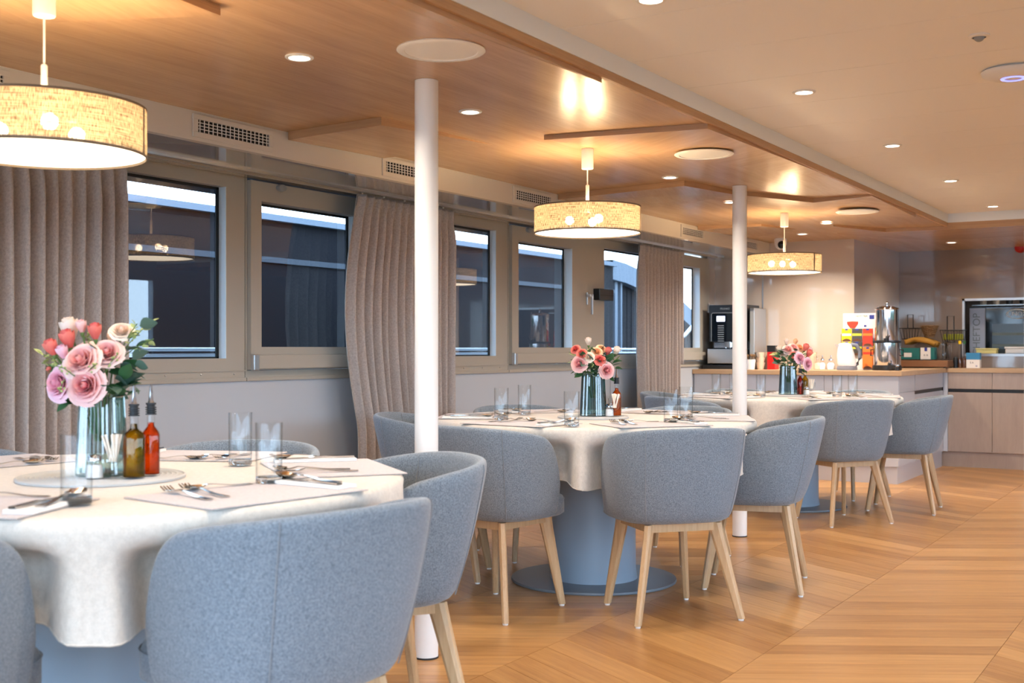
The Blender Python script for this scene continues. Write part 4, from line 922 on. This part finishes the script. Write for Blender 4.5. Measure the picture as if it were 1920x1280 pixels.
x, y = off(v3[0], v3[1], .055, -.12); bottle(x, y, M['dark_red'], 'bottle of dark red vinegar before the far vase')
x, y = off(v3[0], v3[1], .118, .0); bottle(x, y, M['oil'], 'bottle of olive oil behind the far salt shaker')
x, y = off(v3[0], v3[1], .150, -.04); picks(x, y, 'stemmed glass of toothpicks on the far table', 3)
x, y = off(v3[0], v3[1], .108, -.08); shaker(x, y, 'glass salt shaker on the far table')

# ================================================================== COUNTER AND GALLEY
UF = 9.64
def cabinet_run():
    r = empty('counter_cabinet', (UF, 0, 0), label='pale grey counter cabinets with oak worktop before the beige wall', category='cabinet')
    MB().box(.02, UE - UF - .003, VP + .02, VW - .006, .135, .862).build('body', M['cab_white'], r)
    MB().box(0.015, UE - UF - .003, VP + .012, VW - .006, .0, .135).box(UE - UF - .003, 11.36 - UF, VP + .012, 2.735, 0, .135).build('plinth', M['cab_white'], r)
    MB().box(UE - UF - .003, 11.36 - UF, VP + .02, 2.735, .135, .862).build('side_body', M['cab_white'], r)
    vs = [VP, 2.849 - .547 / 1 + .0, 2.849, 3.396, 3.9985]
    vs = [VP, 2.849, 3.396, 3.994]
    for a, b in zip(vs[:-1], vs[1:]):
        MB().box(0, .02, a + .0015, b - .0015, .508, .861).build('drawer', M['cab_white'], r, bevel=.001)
        MB().box(0, .02, a + .0015, b - .0015, .138, .504).build('drawer', M['cab_white'], r, bevel=.001)
    for a, b in ((.003, .562), (.565, 1.712)):
        MB().box(a + .02, b, VP, VP + .02, .73, .861).build('side_panel', M['cab_white'], r, bevel=.001)
        MB().box(a + .02, b, VP, VP + .02, .138, .70 if a > .5 else .727).build('side_panel', M['cab_white'], r, bevel=.001)
    MB().box(.575, 1.71, VP + .008, VP + .02, .70, .73).build('grip_recess', M['black'], r)
    MB().box(.012, .0195, 3.9945, 3.9985, 0, .862).build('end_strip', M['black'], r)
cabinet_run()
MB().prism([(UF - .03, VW - .004), (UF - .03, VP - .03), (11.345, VP - .03), (11.345, 2.738), (UE - .002, 2.738), (UE - .002, VW - .004)], .864, .904).build('worktop', M['worktop'], bevel=.002, label='oak worktop of the counter carrying the coffee machine and urn', category='worktop')
r = empty('base_cabinet', (11.36, 0, 0), label='taupe base cabinets under the galley hatch', category='cabinet')
MB().box(.02, UB - 11.36 - .003, VR + .01, VP, .14, .862).build('body', M['cab_taupe'], r)
MB().box(.03, UB - 11.36 - .003, VR + .01, VP + .10, 0, .14).build('plinth', M['cab_taupe'], r)
vs = [2.21, 1.828, 1.43, 1.03, .6]
for a, b in zip(vs[1:], vs[:-1]):
    MB().box(0, .02, a + .0015, b - .0015, .716, .861).build('drawer', M['cab_taupe'], r, bevel=.001)
    MB().box(0, .02, a + .0015, b - .0015, .143, .684).build('door', M['cab_taupe'], r, bevel=.001)
MB().box(.012, .02, .6, 2.21, .684, .716).build('grip_recess', M['black'], r)
MB().box(.0, .02, 2.212, VP - .0005, .14, .862).build('filler_strip', M['cab_white'], r)
MB().prism([(11.347, VR + .02), (11.347, 2.738), (UB - .003, 2.738), (UB - .003, VR + .02)], .864, .904).build('worktop', M['worktop'], bevel=.002, label='oak worktop of the galley under the hatch', category='worktop')
WZ = .905
# --- coffee machine
r = empty('coffee_machine', (9.92, 3.74, WZ), 0, label='tall black coffee machine with a backlit display beside the far pillar', category='coffee machine')
MB().box(-.20, .20, -.18, .205, 0, .035).build('base', M['black'], r, bevel=.004)
MB().box(-.06, .20, -.17, .17, .035, .56).box(-.14, -.06, -.17, .17, .24, .56).build('body', M['black'], r, bevel=.006)
MB().box(-.147, -.14, -.145, .145, .24, .49).build('front_panel', M['black_gloss'], r, bevel=.002)
k = MB(); path = [(-.148, -.145, .24), (-.148, -.145, .478), (-.148, -.135, .49), (-.148, .135, .49), (-.148, .145, .478), (-.148, .145, .24)]; k.tube(path, .0025, 6).build('panel_rim', M['plastic_grey'], r, smooth=True)
MB().box(-.150, -.147, .02, .095, .415, .462).build('display', M['screen'], r)
for q in range(8): MB().box(-.150, -.147, .03, .085, .375 - q * .019, .381 - q * .019).build('button', M['plastic_grey'], r)
MB().box(-.19, -.06, -.165, .165, .05, .175).build('drip_tray', M['alu'], r, bevel=.004)
MB().box(-.125, -.075, -.13, .13, .185, .235).box(-.145, -.075, -.03, .03, .19, .24).tube([(-.12, -.02, .18), (-.12, -.02, .2)], .006).tube([(-.12, .02, .18), (-.12, .02, .2)], .006).build('spout', M['steel'], r, bevel=.003)
def text(body, size, parent, loc, rot, mat, name='lettering', ext=.0006):
    cu = bpy.data.curves.new(name, 'FONT'); cu.body = body; cu.size = size; cu.extrude = ext; cu.align_x = 'CENTER'; cu.align_y = 'CENTER'
    o = bpy.data.objects.new(name, cu); C.objects.link(o); o.parent = parent; o.location = loc; o.rotation_euler = rot; cu.materials.append(mat)
    dg = bpy.context.evaluated_depsgraph_get(); me = bpy.data.meshes.new_from_object(o.evaluated_get(dg)); bpy.data.objects.remove(o)
    o = bpy.data.objects.new(name, me); C.objects.link(o); o.parent = parent; o.location = loc; o.rotation_euler = rot; return o
FACE = (radians(90), 0, radians(-90))      # faces -x
text('FRANKE', .024, r, (-.148, .02, .525), FACE, M['plastic_grey'])
r = empty('milk_cooler', (9.92, 3.53, WZ), label='slim silver milk cooler just right of the far pillar', category='cooler')
MB().box(-.10, .20, -.022, .022, 0, .53).build('body', M['alu'], r, bevel=.004)
MB().box(-.103, -.10, -.018, .018, .02, .5).build('door_panel', M['plastic_grey'], r)
# --- small crockery
def cup_mesh(r0, r1, h, th=.003, name='cup', mat=None):
    return MB().lathe([(0, 0), (r0, 0), (r1, h), (r1 - th, h), (r0 - th, th), (0, th)], 24, cap=False)
r = empty('spoon_pot', (9.76, 3.52, WZ), label='white pot of small spoons right of the far pillar', category='pot')
cup_mesh(.033, .042, .085).build('pot', M['plastic_white'], r, smooth=40)
hs = MB().tube([(0, 0, .01), (.0, 0, .11)], .003, 6).ball((0, 0, .118), .009, 8, 6, sq=1.4).mesh('teaspoon', M['wicker'])
for q in range(7):
    o = bpy.data.objects.new('teaspoon', hs); C.objects.link(o); o.parent = r; a = q * .9; o.location = (0.012 * cos(a), .012 * sin(a), .004); o.rotation_euler = (.22 * sin(a * 1.3), .22 * cos(a), 0)
cupm = cup_mesh(.026, .040, .058); cupm.tube([(.036, 0, .048), (.055, 0, .045), (.056, 0, .022), (.032, 0, .014)], .004, 6)
cm = cupm.mesh('cup', M['cream'], smooth=50)
NC = 0
for (x, y, n, w) in ((9.95, 3.45, 3, 'stack by the spoon pot'), (9.835, 3.46, 3, 'stack beside the red box'), (10.06, 3.43, 3, 'rear stack beside the red box'), (9.86, 3.10, 3, 'stack right of the far roses'), (9.985, 3.05, 3, 'rear stack right of the far roses')):
    for q in range(n):
        o = bpy.data.objects.new('cup', cm); C.objects.link(o); o.location = (x, y, WZ + q * .044 + .0005); o.rotation_euler = (0, 0, 1.0 + q * 1.7 + x * 5)
        o['label'] = 'cream coffee cup, %s of the %s' % (['lowest', 'middle', 'topmost'][q], w); o['category'] = 'cup'; o['group'] = 'cream coffee cups on the counter'
r = empty('tea_caddy', (9.86, 3.357, WZ), label='red box with dark lid behind the far roses', category='box')
MB().box(-.05, .05, -.035, .035, 0, .15).build('body', M['red'], r, bevel=.002); MB().box(-.052, .052, -.037, .037, .15, .205).build('lid', M['black'], r, bevel=.002)
r = empty('storage_jar', (9.87, 2.962, WZ), label='glass clip jar of sugar left of the sugar dispensers', category='jar')
MB().lathe([(0, 0), (.038, 0), (.040, .006), (.040, .09), (.034, .10)], 24, cap=False).build('jar_glass', M['glass'], r, smooth=40); MB().lathe([(0, .005), (.036, .005), (.036, .055), (0, .06)], 24, cap=False).build('sugar', M['cream'], r, smooth=40)
MB().lathe([(.036, .10), (.039, .104), (.036, .115), (0, .118)], 24, cap=False).build('lid', M['glass'], r, smooth=40); MB().tube([(-.04, -.01, .08), (-.045, 0, .1), (-.04, .01, .115)], .002, 6).build('clip', M['steel'], r)
for yy, rr, lb in ((2.909, .025, 'slim glass sugar dispenser with steel spout'), (2.838, .032, 'round glass sugar dispenser with steel spout left of the kettle')):
    r = empty('sugar_dispenser', (9.80, yy, WZ), label=lb, category='sugar dispenser', group='sugar dispensers')
    MB().lathe([(0, 0), (rr, 0), (rr + .002, .01), (rr, .05), (rr * .6, .075), (rr * .6, .082)], 24, cap=False).build('jar_glass', M['glass'], r, smooth=50)
    MB().lathe([(0, .004), (rr - .003, .004), (rr - .002, .045), (rr * .6, .06), (0, .062)], 24, cap=False).build('sugar', M['salt'], r, smooth=50)
    MB().lathe([(rr * .66, .08), (rr * .66, .092), (.008, .098), (.005, .102), (.005, .122), (0, .123)], 20, cap=False).build('spout_lid', M['steel'], r, smooth=40)
# --- kettle
r = empty('kettle', (9.82, 2.71, WZ), radians(-60), label='white and grey electric kettle before the tea display', category='kettle')
MB().lathe([(0, 0), (.082, 0), (.084, .012), (.08, .032), (0, .034)], 32, cap=False).build('power_base', M['kettle grey'], r, smooth=40)
k = MB().lathe([(0, .034), (.072, .036), (.076, .06), (.070, .13), (.058, .19), (.050, .215), (.03, .224), (0, .226)], 32, cap=False); k.v = [(a - (c - .034) * .10, b, c) for a, b, c in k.v]; k.build('jug', M['kettle white'], r, smooth=60)
k = MB().tube([(.03, 0, .212), (.075, 0, .205), (.105, 0, .16), (.105, 0, .10), (.085, 0, .05), (.07, 0, .04)], [.016, .018, .017, .015, .014, .012], 12); k.build('handle', M['kettle grey'], r, smooth=True)
MB().add([(-.062, -.022, .205), (-.062, .022, .205), (-.103, 0, .218), (-.068, 0, .165)], [(0, 1, 2), (0, 2, 3), (1, 3, 2), (0, 3, 1)]).build('spout', M['kettle white'], r)
# --- tea display box
r = empty('tea_display', (9.96, 2.66, WZ), label='tea box display with coloured packets and a bowl picture', category='display rack')
MB().box(.0, .06, -.135, .135, 0, .26).box(.05, .06, -.135, .135, .26, .475).build('rack', M['white card'], r)
def pk(y0, y1, z0, z1, mat, band=None):
    p = MB().box(-.012, .0, y0, y1, z0, z1).build('tea_packet', M[mat], r, bevel=.001)
    if band: MB().box(-.0126, -.012, y0 + .003, y1 - .003, z1 - .06, z1 - .04).build('label_band', M[band], p)
    MB().box(-.0128, -.012, (y0 + y1) / 2 - .012, (y0 + y1) / 2 + .012, z1 - .014, z1 - .001).build('brand_tab', M['navy card'], p)
    k = MB().lathe([(0, 0), (.036, 0)], 16, cap=False); k.v = [(-.0129, (y0 + y1) / 2 + a, z0 + max(b, 0) * .6) for a, b, c in k.v]; k.build('window_cut', M['brown'], p)
pk(.048, .130, .24, .345, 'yellow card', 'white card'); pk(-.04, .044, .24, .345, 'charcoal card', 'lime card'); pk(-.128, -.044, .2, .345, 'red card', 'orange card')
pk(-.128, -.044, .01, .19, 'orange card', 'red card'); pk(.048, .13, .12, .235, 'yellow card'); pk(-.04, .044, .12, .235, 'charcoal card', 'lime card')
MB().tube([(-.004, .136, 0), (-.004, .136, .3)], .003, 6).tube([(-.004, -.136, 0), (-.004, -.136, .3)], .003, 6).build('side_wire', M['steel'], r)
k = MB().lathe([(0, .35), (.02, .352), (.045, .385), (.048, .405), (.0, .41)], 20, cap=False); k.v = [(.048 - .002 * (1 if a > 0 else 0), b + .055, c) for a, b, c in k.v]; k.build('bowl_picture', M['red card'], r)
MB().box(.0485, .05, .008, .102, .398, .412).build('tea_picture', M['cream'], r)
MB().box(.0485, .05, -.125, -.085, .425, .46).build('emblem', M['navy card'], r); MB().box(.0485, .05, -.06, -.04, .36, .376).build('emblem', M['navy card'], r)
text('HOT TEA', .024, r, (.0485, -.02, .45), FACE, M['leaf_grey'])
# --- hot water urn (two drums)
r = empty('hot_water_urn', (9.90, 2.405, WZ), label='tall polished steel hot water urn on a black base', category='urn')
MB().lathe([(0, 0), (.115, 0), (.118, .01), (.114, .04), (0, .042)], 40, cap=False).build('base', M['black'], r, smooth=40)
MB().lathe([(.108, .04), (.110, .045), (.110, .225), (.106, .228)], 48, cap=False).build('lower_drum', M['steel'], r, smooth=40)
MB().lathe([(.112, .224), (.114, .232), (.112, .24), (.094, .242)], 40, cap=False).build('rim_band', M['black'], r, smooth=40)
MB().lathe([(.092, .24), (.094, .245), (.094, .495), (.1, .5), (.098, .508), (.05, .525), (0, .528)], 48, cap=False).build('upper_drum', M['steel'], r, smooth=40)
MB().tube([(0, 0, .525), (0, 0, .545)], .008).ball((0, 0, .55), .014).ball((-.06, .06, .52), .009).ball((-.07, -.05, .52), .009).build('lid_knob', M['steel'], r, smooth=True)
MB().box(-.15, -.09, -.04, -.01, .235, .262).tube([(-.13, -.03, .25), (-.135, -.055, .285)], [.008, .004], 8).build('tap', M['black'], r, bevel=.003)
MB().tube([(0, .105, .17), (0, .13, .17), (0, .13, .12), (0, .105, .12)], .006, 8).tube([(0, -.105, .17), (0, -.13, .17), (0, -.13, .12), (0, -.105, .12)], .006, 8).build('handle', M['black'], r, smooth=True)
k = MB().lathe([(0, .04), (.02, .04), (.024, 0), (0, 0)], 20, cap=False); k.v = [(-.105 - c, a - .065, b + .03) for a, b, c in k.v]; k.build('control_knob', M['black'], r, smooth=40)
r = empty('salt_mill', (9.75, 2.285, WZ), label='small black and silver grinder at the worktop corner', category='grinder')
MB().lathe([(0, 0), (.017, 0), (.014, .02), (.016, .03), (.013, .034)], 20, cap=False).build('body', M['black'], r, smooth=40); MB().lathe([(.014, .034), (.017, .045), (.012, .056), (0, .058)], 20, cap=False).build('cap', M['steel'], r, smooth=40)
# --- galley worktop things
UG = 11.52
r = empty('bread_board', (UG - .06, 2.44, WZ), label='raised wooden tray with a glass top in the galley corner', category='tray')
MB().box(-.16, .16, -.24, .24, .01, .07).build('drawer_box', M['worktop2'], r, bevel=.003); MB().box(-.165, .165, -.245, .245, .07, .078).build('glass_top', M['glass'], r)
for a in (-1, 1):
    for b in (-1, 1): MB().lathe([(.012, 0), (.012, .01)], 12, (a * .14, b * .21, 0)).build('foot', M['black'], r)
TZ = WZ + .0795
r = empty('tea_box', (UG - .1, 2.555, TZ), label='teal tea carton in front of the galley corner, left one', category='carton', group='teal tea cartons')
MB().box(-.05, .05, -.09, .09, 0, .105).build('carton', M['teal card'], r, bevel=.001); MB().box(-.051, -.05, -.02, .05, .02, .06).build('label_patch', M['white card'], r)
r = empty('tea_box', (UG - .1, 2.395, TZ), label='teal and white tea carton beside the glass carafe', category='carton', group='teal tea cartons')
MB().box(-.05, .05, -.065, .065, 0, .108).build('carton', M['teal card'], r, bevel=.001); MB().box(-.0515, -.05, -.03, .06, .0, .108).build('white_face', M['white card'], r)
MB().box(-.053, -.0515, .0, .024, .075, .108).build('blue_tab', M['navy card'], r); text('o o', .03, r, (-.0525, .012, .04), FACE, M['charcoal card'])
def wire_basket(name, x, y, z, w, h, d, lb, n=7, mat='black'):
    r = empty(name, (x, y, z), label=lb, category='basket', group='wire baskets in the galley')
    k = MB(); k.tube([(-d, -w, h), (d, -w, h), (d, w, h), (-d, w, h), (-d, -w, h)], .004, 6)
    k.tube([(-d * .7, -w * .8, 0), (d * .7, -w * .8, 0), (d * .7, w * .8, 0), (-d * .7, w * .8, 0), (-d * .7, -w * .8, 0)], .004, 6); k.build('rim', M[mat], r, smooth=True)
    k = MB()
    for i in range(n):
        q = -1 + 2 * i / (n - 1); k.tube([(-d, w * q, h), (-d * .7, w * .8 * q, 0), (d * .7, w * .8 * q, 0), (d, w * q, h)], .0025, 5)
    k.build('wires', M[mat], r, smooth=True)
    return r
r = wire_basket('wire_basket', UG, 2.575, TZ + .19, .085, .10, .09, 'black wire basket holding the wicker basket'); MB().tube([(0, -.02, .1), (0, -.02, .23), (0, .03, .23), (0, .03, .1)], .005, 6).build('handle', M['black'], r)
r = empty('wicker_basket', (UG + .02, 2.41, TZ + .205), label='brown wicker basket on top of the yellow cloth', category='basket')
k = MB()
for q in range(8): k.lathe([(.045 + q * .005 - .006, q * .014), (.045 + q * .005, q * .014 + .007), (.045 + q * .005 - .006, q * .014 + .014)], 40, rib=.05, cap=False)
k.build('woven_side', M['wicker'], r, smooth=True); MB().lathe([(0, 0), (.042, 0), (.042, .008), (0, .008)], 24, cap=False).build('base', M['wicker'], r)
r = empty('folded_cloth', (UG, 2.455, TZ + .134), label='mustard yellow cloth folded over the tea cartons', category='cloth')
MB().grid(lambda a, b: (-.14 + .26 * a, -.13 + .28 * b, .012 + .045 * b * 0 + .055 * sin(pi * min(1, b * 1.1) * .8) + .008 * sin(a * 14 + b * 9)), 16, 20).build('fold', M['mustard cloth'], r, smooth=180).modifiers.new('thickness', 'SOLIDIFY').thickness = .035
r = wire_basket('wire_rack', UG + .07, 2.205, WZ + .24, .10, .11, .10, 'tall black wire rack holding olive green packets', 9)
MB().box(-.02, .0, -.09, .09, .02, .075).build('packet', M['olive wrap'], r, bevel=.006); MB().tube([(-.08, .04, 0), (-.08, .04, .24), (-.08, -.02, .24), (-.08, -.02, 0)], .005, 6).build('handle', M['black'], r)
MB().tube([(-.07, .08, .0), (-.07, .08, -.155)], .004, 6).tube([(-.07, -.08, .0), (-.07, -.08, -.237)], .004, 6).tube([(.07, -.08, .0), (.07, -.08, -.237)], .004, 6).tube([(.07, .08, .0), (.07, .08, -.155)], .004, 6).build('leg', M['black'], r)
r = empty('glass_carafe', (UG - .15, 2.255, TZ), label='clear glass carafe on the wooden tray', category='carafe')
MB().lathe([(0, 0), (.052, 0), (.056, .01), (.05, .08), (.036, .13), (.04, .155), (.038, .155), (.034, .13), (.047, .08), (.052, .012), (0, .006)], 28, cap=False).build('jug', M['glass'], r, smooth=60)
MB().tube([(0, -.05, .04), (0, -.08, .06), (0, -.075, .11), (0, -.04, .13)], .005, 8).build('handle', M['glass'], r, smooth=True)
for yy, cc, lb in ((2.125, 'yellow card', 'clear sauce bottle with yellow cap'), (2.085, 'leaf', 'clear sauce bottle with green cap')):
    r = empty('sauce_bottle', (UG - .05, yy, WZ), label=lb + ' left of the hatch', category='bottle', group='sauce bottles by the hatch')
    MB().lathe([(0, 0), (.024, 0), (.025, .01), (.025, .14), (.011, .19), (.011, .225)], 24, cap=False).build('bottle_glass', M['glass'], r, smooth=50); MB().lathe([(.0, .004), (.021, .004), (.021, .09), (0, .09)], 20, cap=False).build('sauce', M['brown'], r, smooth=50)
    MB().lathe([(.013, .22), (.013, .25), (0, .252)], 16, cap=False).build('cap', M[cc], r, smooth=50)
r = empty('pepper_mill', (UG - .09, 2.155, WZ), label='squat black mill at the foot of the sauce bottles', category='grinder')
MB().lathe([(0, 0), (.022, 0), (.018, .03), (.024, .06), (.02, .09), (.012, .1), (0, .102)], 20, cap=False).build('body', M['black'], r, smooth=50)
r = empty('sugar_carton', (UG - .1, 1.995, WZ), label='blue and white carton before the hatch', category='carton')
MB().box(-.04, .04, -.058, .058, 0, .078).build('carton', M['white card'], r, bevel=.001); MB().box(-.0405, .0405, -.0585, .0585, .0782, .140).build('blue_top', M['blue card'], r, bevel=.001)
text('S A', .022, r, (-.0408, .01, .05), FACE, M['charcoal card']); text('o', .03, r, (-.0408, -.03, .022), FACE, M['navy card'])
# --- hatch contents
HZ = 1.037
r = empty('butter_tub', (UB + .02, 1.94, HZ), label='pale yellow lidded tub on the hatch sill', category='tub')
MB().box(-.04, .06, -.09, .09, 0, .035).build('tub', M['butter tub'], r, bevel=.006); MB().box(-.045, .065, -.095, .095, .036, .05).build('lid', M['butter tub'], r, bevel=.004)
r = empty('white_tub', (UB + .06, 1.70, HZ), label='white tub at the right end of the hatch sill', category='tub')
MB().box(-.04, .08, -.08, .08, 0, .045).build('tub', M['plastic_white'], r, bevel=.006); MB().box(-.045, .085, -.087, .087, .046, .064).build('lid', M['plastic_white'], r, bevel=.004)
r = empty('combi_oven', (12.40, 1.80, .601), label='dark glass convection oven seen through the galley hatch', category='oven')
MB().box(-.25, .2, -.36, .36, 0, .885).build('body', M['black'], r, bevel=.005)
MB().box(-.262, -.25, .215, .36, .10, .875).build('control_panel', M['oven side'], r, bevel=.003)
MB().box(-.275, -.25, -.36, .21, .06, .875).build('door', M['black_gloss'], r, bevel=.003)
MB().box(-.2765, -.275, -.31, .15, .42, .72).build('door_window', plain('oven window', lin(70, 84, 92), .2), r)
for q in range(2): MB().box(-.278, -.2765, -.31, .15, .50 + q * .11, .525 + q * .11).build('tray', plain('oven tray', lin(120, 128, 118), .4), r)
k = MB(); k.tube([(-.278, -.075 + .098 * cos(a * pi / 16), .812 + .042 * sin(a * pi / 16)) for a in range(33)], .005, 6, cap=False).build('logo_ring', M['plastic_white'], r, smooth=True)
text('UNOX', .058, r, (-.278, -.075, .812), FACE, M['plastic_white'])
text('CHEFTOP', .095, r, (-.2635, .292, .62), (radians(90), radians(-90), radians(-90)), M['plastic_grey'])
r = empty('kitchen_shelf', (12.4, 1.7, 1.50), label='small shelf of cups above the oven', category='shelf')
MB().box(-.2, .2, -.5, .45, 0, .01).build('board', M['alu'], r)
for q, (yy, mm) in enumerate(((.36, 'cream'), (.24, 'cream'), (.12, 'black'), (.0, 'black'), (-.12, 'red'))):
    MB().lathe([(0, .012), (.03, .012), (.036, .09), (0, .09)], 16, (-.1, yy, 0), cap=False).build('canister', M[mm], r, smooth=40)
area((12.2, 1.3, 1.95), 3.0)

# ================================================================== OUTSIDE
r = empty('neighbouring_boat', (0, 5.9, 0), label='dark boat with a pale roof edge moored outside the windows', category='boat')
MB().box(-4, 11.9, 0, 2.2, -1.2, 2.0).build('hull', M['hull_dark'], r)
MB().box(-4, 11.9, -.06, 2.2, 2.0, 2.045).build('roof_edge', M['hull_light'], r)
MB().box(-4, 11.9, -.02, 0, 1.70, 1.74).build('rubbing_strip', M['hull_grey'], r)
pts = [(11.9 + 3.4 * i / 10, 2.02 - .95 * (i / 10) ** 1.6) for i in range(11)]
k = MB()
for (a, za), (b, zb) in zip(pts[:-1], pts[1:]):
    k.add([(a, 0, za - .16), (b, 0, zb - .16), (b, 0, zb + .06), (a, 0, za + .06), (a, 1.6, za - .16), (b, 1.6, zb - .16), (b, 1.6, zb + .06), (a, 1.6, za + .06)], [(0, 1, 2, 3), (7, 6, 5, 4), (3, 2, 6, 7), (0, 4, 5, 1)])
k.build('sloping_bow_rail', M['hull_light'], r)
bd = bmesh.new()
for i in range(24):
    a = 12.35 + i * .12; zt = 2.02 - .95 * (min(1, (a - 11.9) / 3.4)) ** 1.6 - .15
    MB().box(a, a + .105, .1, .16, -1.2, zt).build('side_board', M['hull_dark'], r)
MB().box(12.05, 12.12, .05, .1, -1.2, 1.9).box(12.2, 12.24, .05, .1, -1.2, 1.9).build('post', M['hull_light'], r)
rr = empty('deck_railing', (0, 4.9, 0), label='two bright steel rails outside the windows', category='railing')
MB().tube([(-3, 0, 1.078), (14, 0, 1.078)], .011, 10).build('rail', M['jamb'], rr, smooth=True); MB().tube([(-3, 0, 1.045), (14, 0, 1.045)], .010, 10).build('rail', M['jamb'], rr, smooth=True)
for i in range(9): MB().tube([(-2.6 + i * 1.9, 0, .2), (-2.6 + i * 1.9, 0, 1.03)], .012, 8).build('post', M['alu'], rr, smooth=True)
MB().box(-3, 16, 4.06, 5.0, .1, .2).build('outer_deck', M['deck'], **ST)
MB().box(-3, 9.2, 4.07, 4.85, 1.945, 2.06).build('roof_overhang', M['hull_grey'], **ST)
r = empty('stair_rail', (11.6, 4.95, .2), label='curved steel handrail outside the farthest window', category='handrail')
MB().tube([(0, 0, .0), (0, 0, .95), (.08, 0, 1.02), (1.1, 0, 1.5)], .02, 10).tube([(.45, 0, 0), (.45, 0, 1.18)], .016, 8).build('rail', M['alu'], r, smooth=True)
MB().box(-60, 60, -60, 60, -1.4, -1.3).build('water', M['water'], **ST)
MB().box(-12, 24, -22, -20, -1.3, 2.2).build('shore_hedge', plain('hedge green', lin(58, 84, 60), .9), label='dark green hedge on the far shore', category='hedge')
MB().box(-1.66, 12.8, VR - .08, 4.06, 2.16, 2.2).build('roof', M['fascia'], **ST)
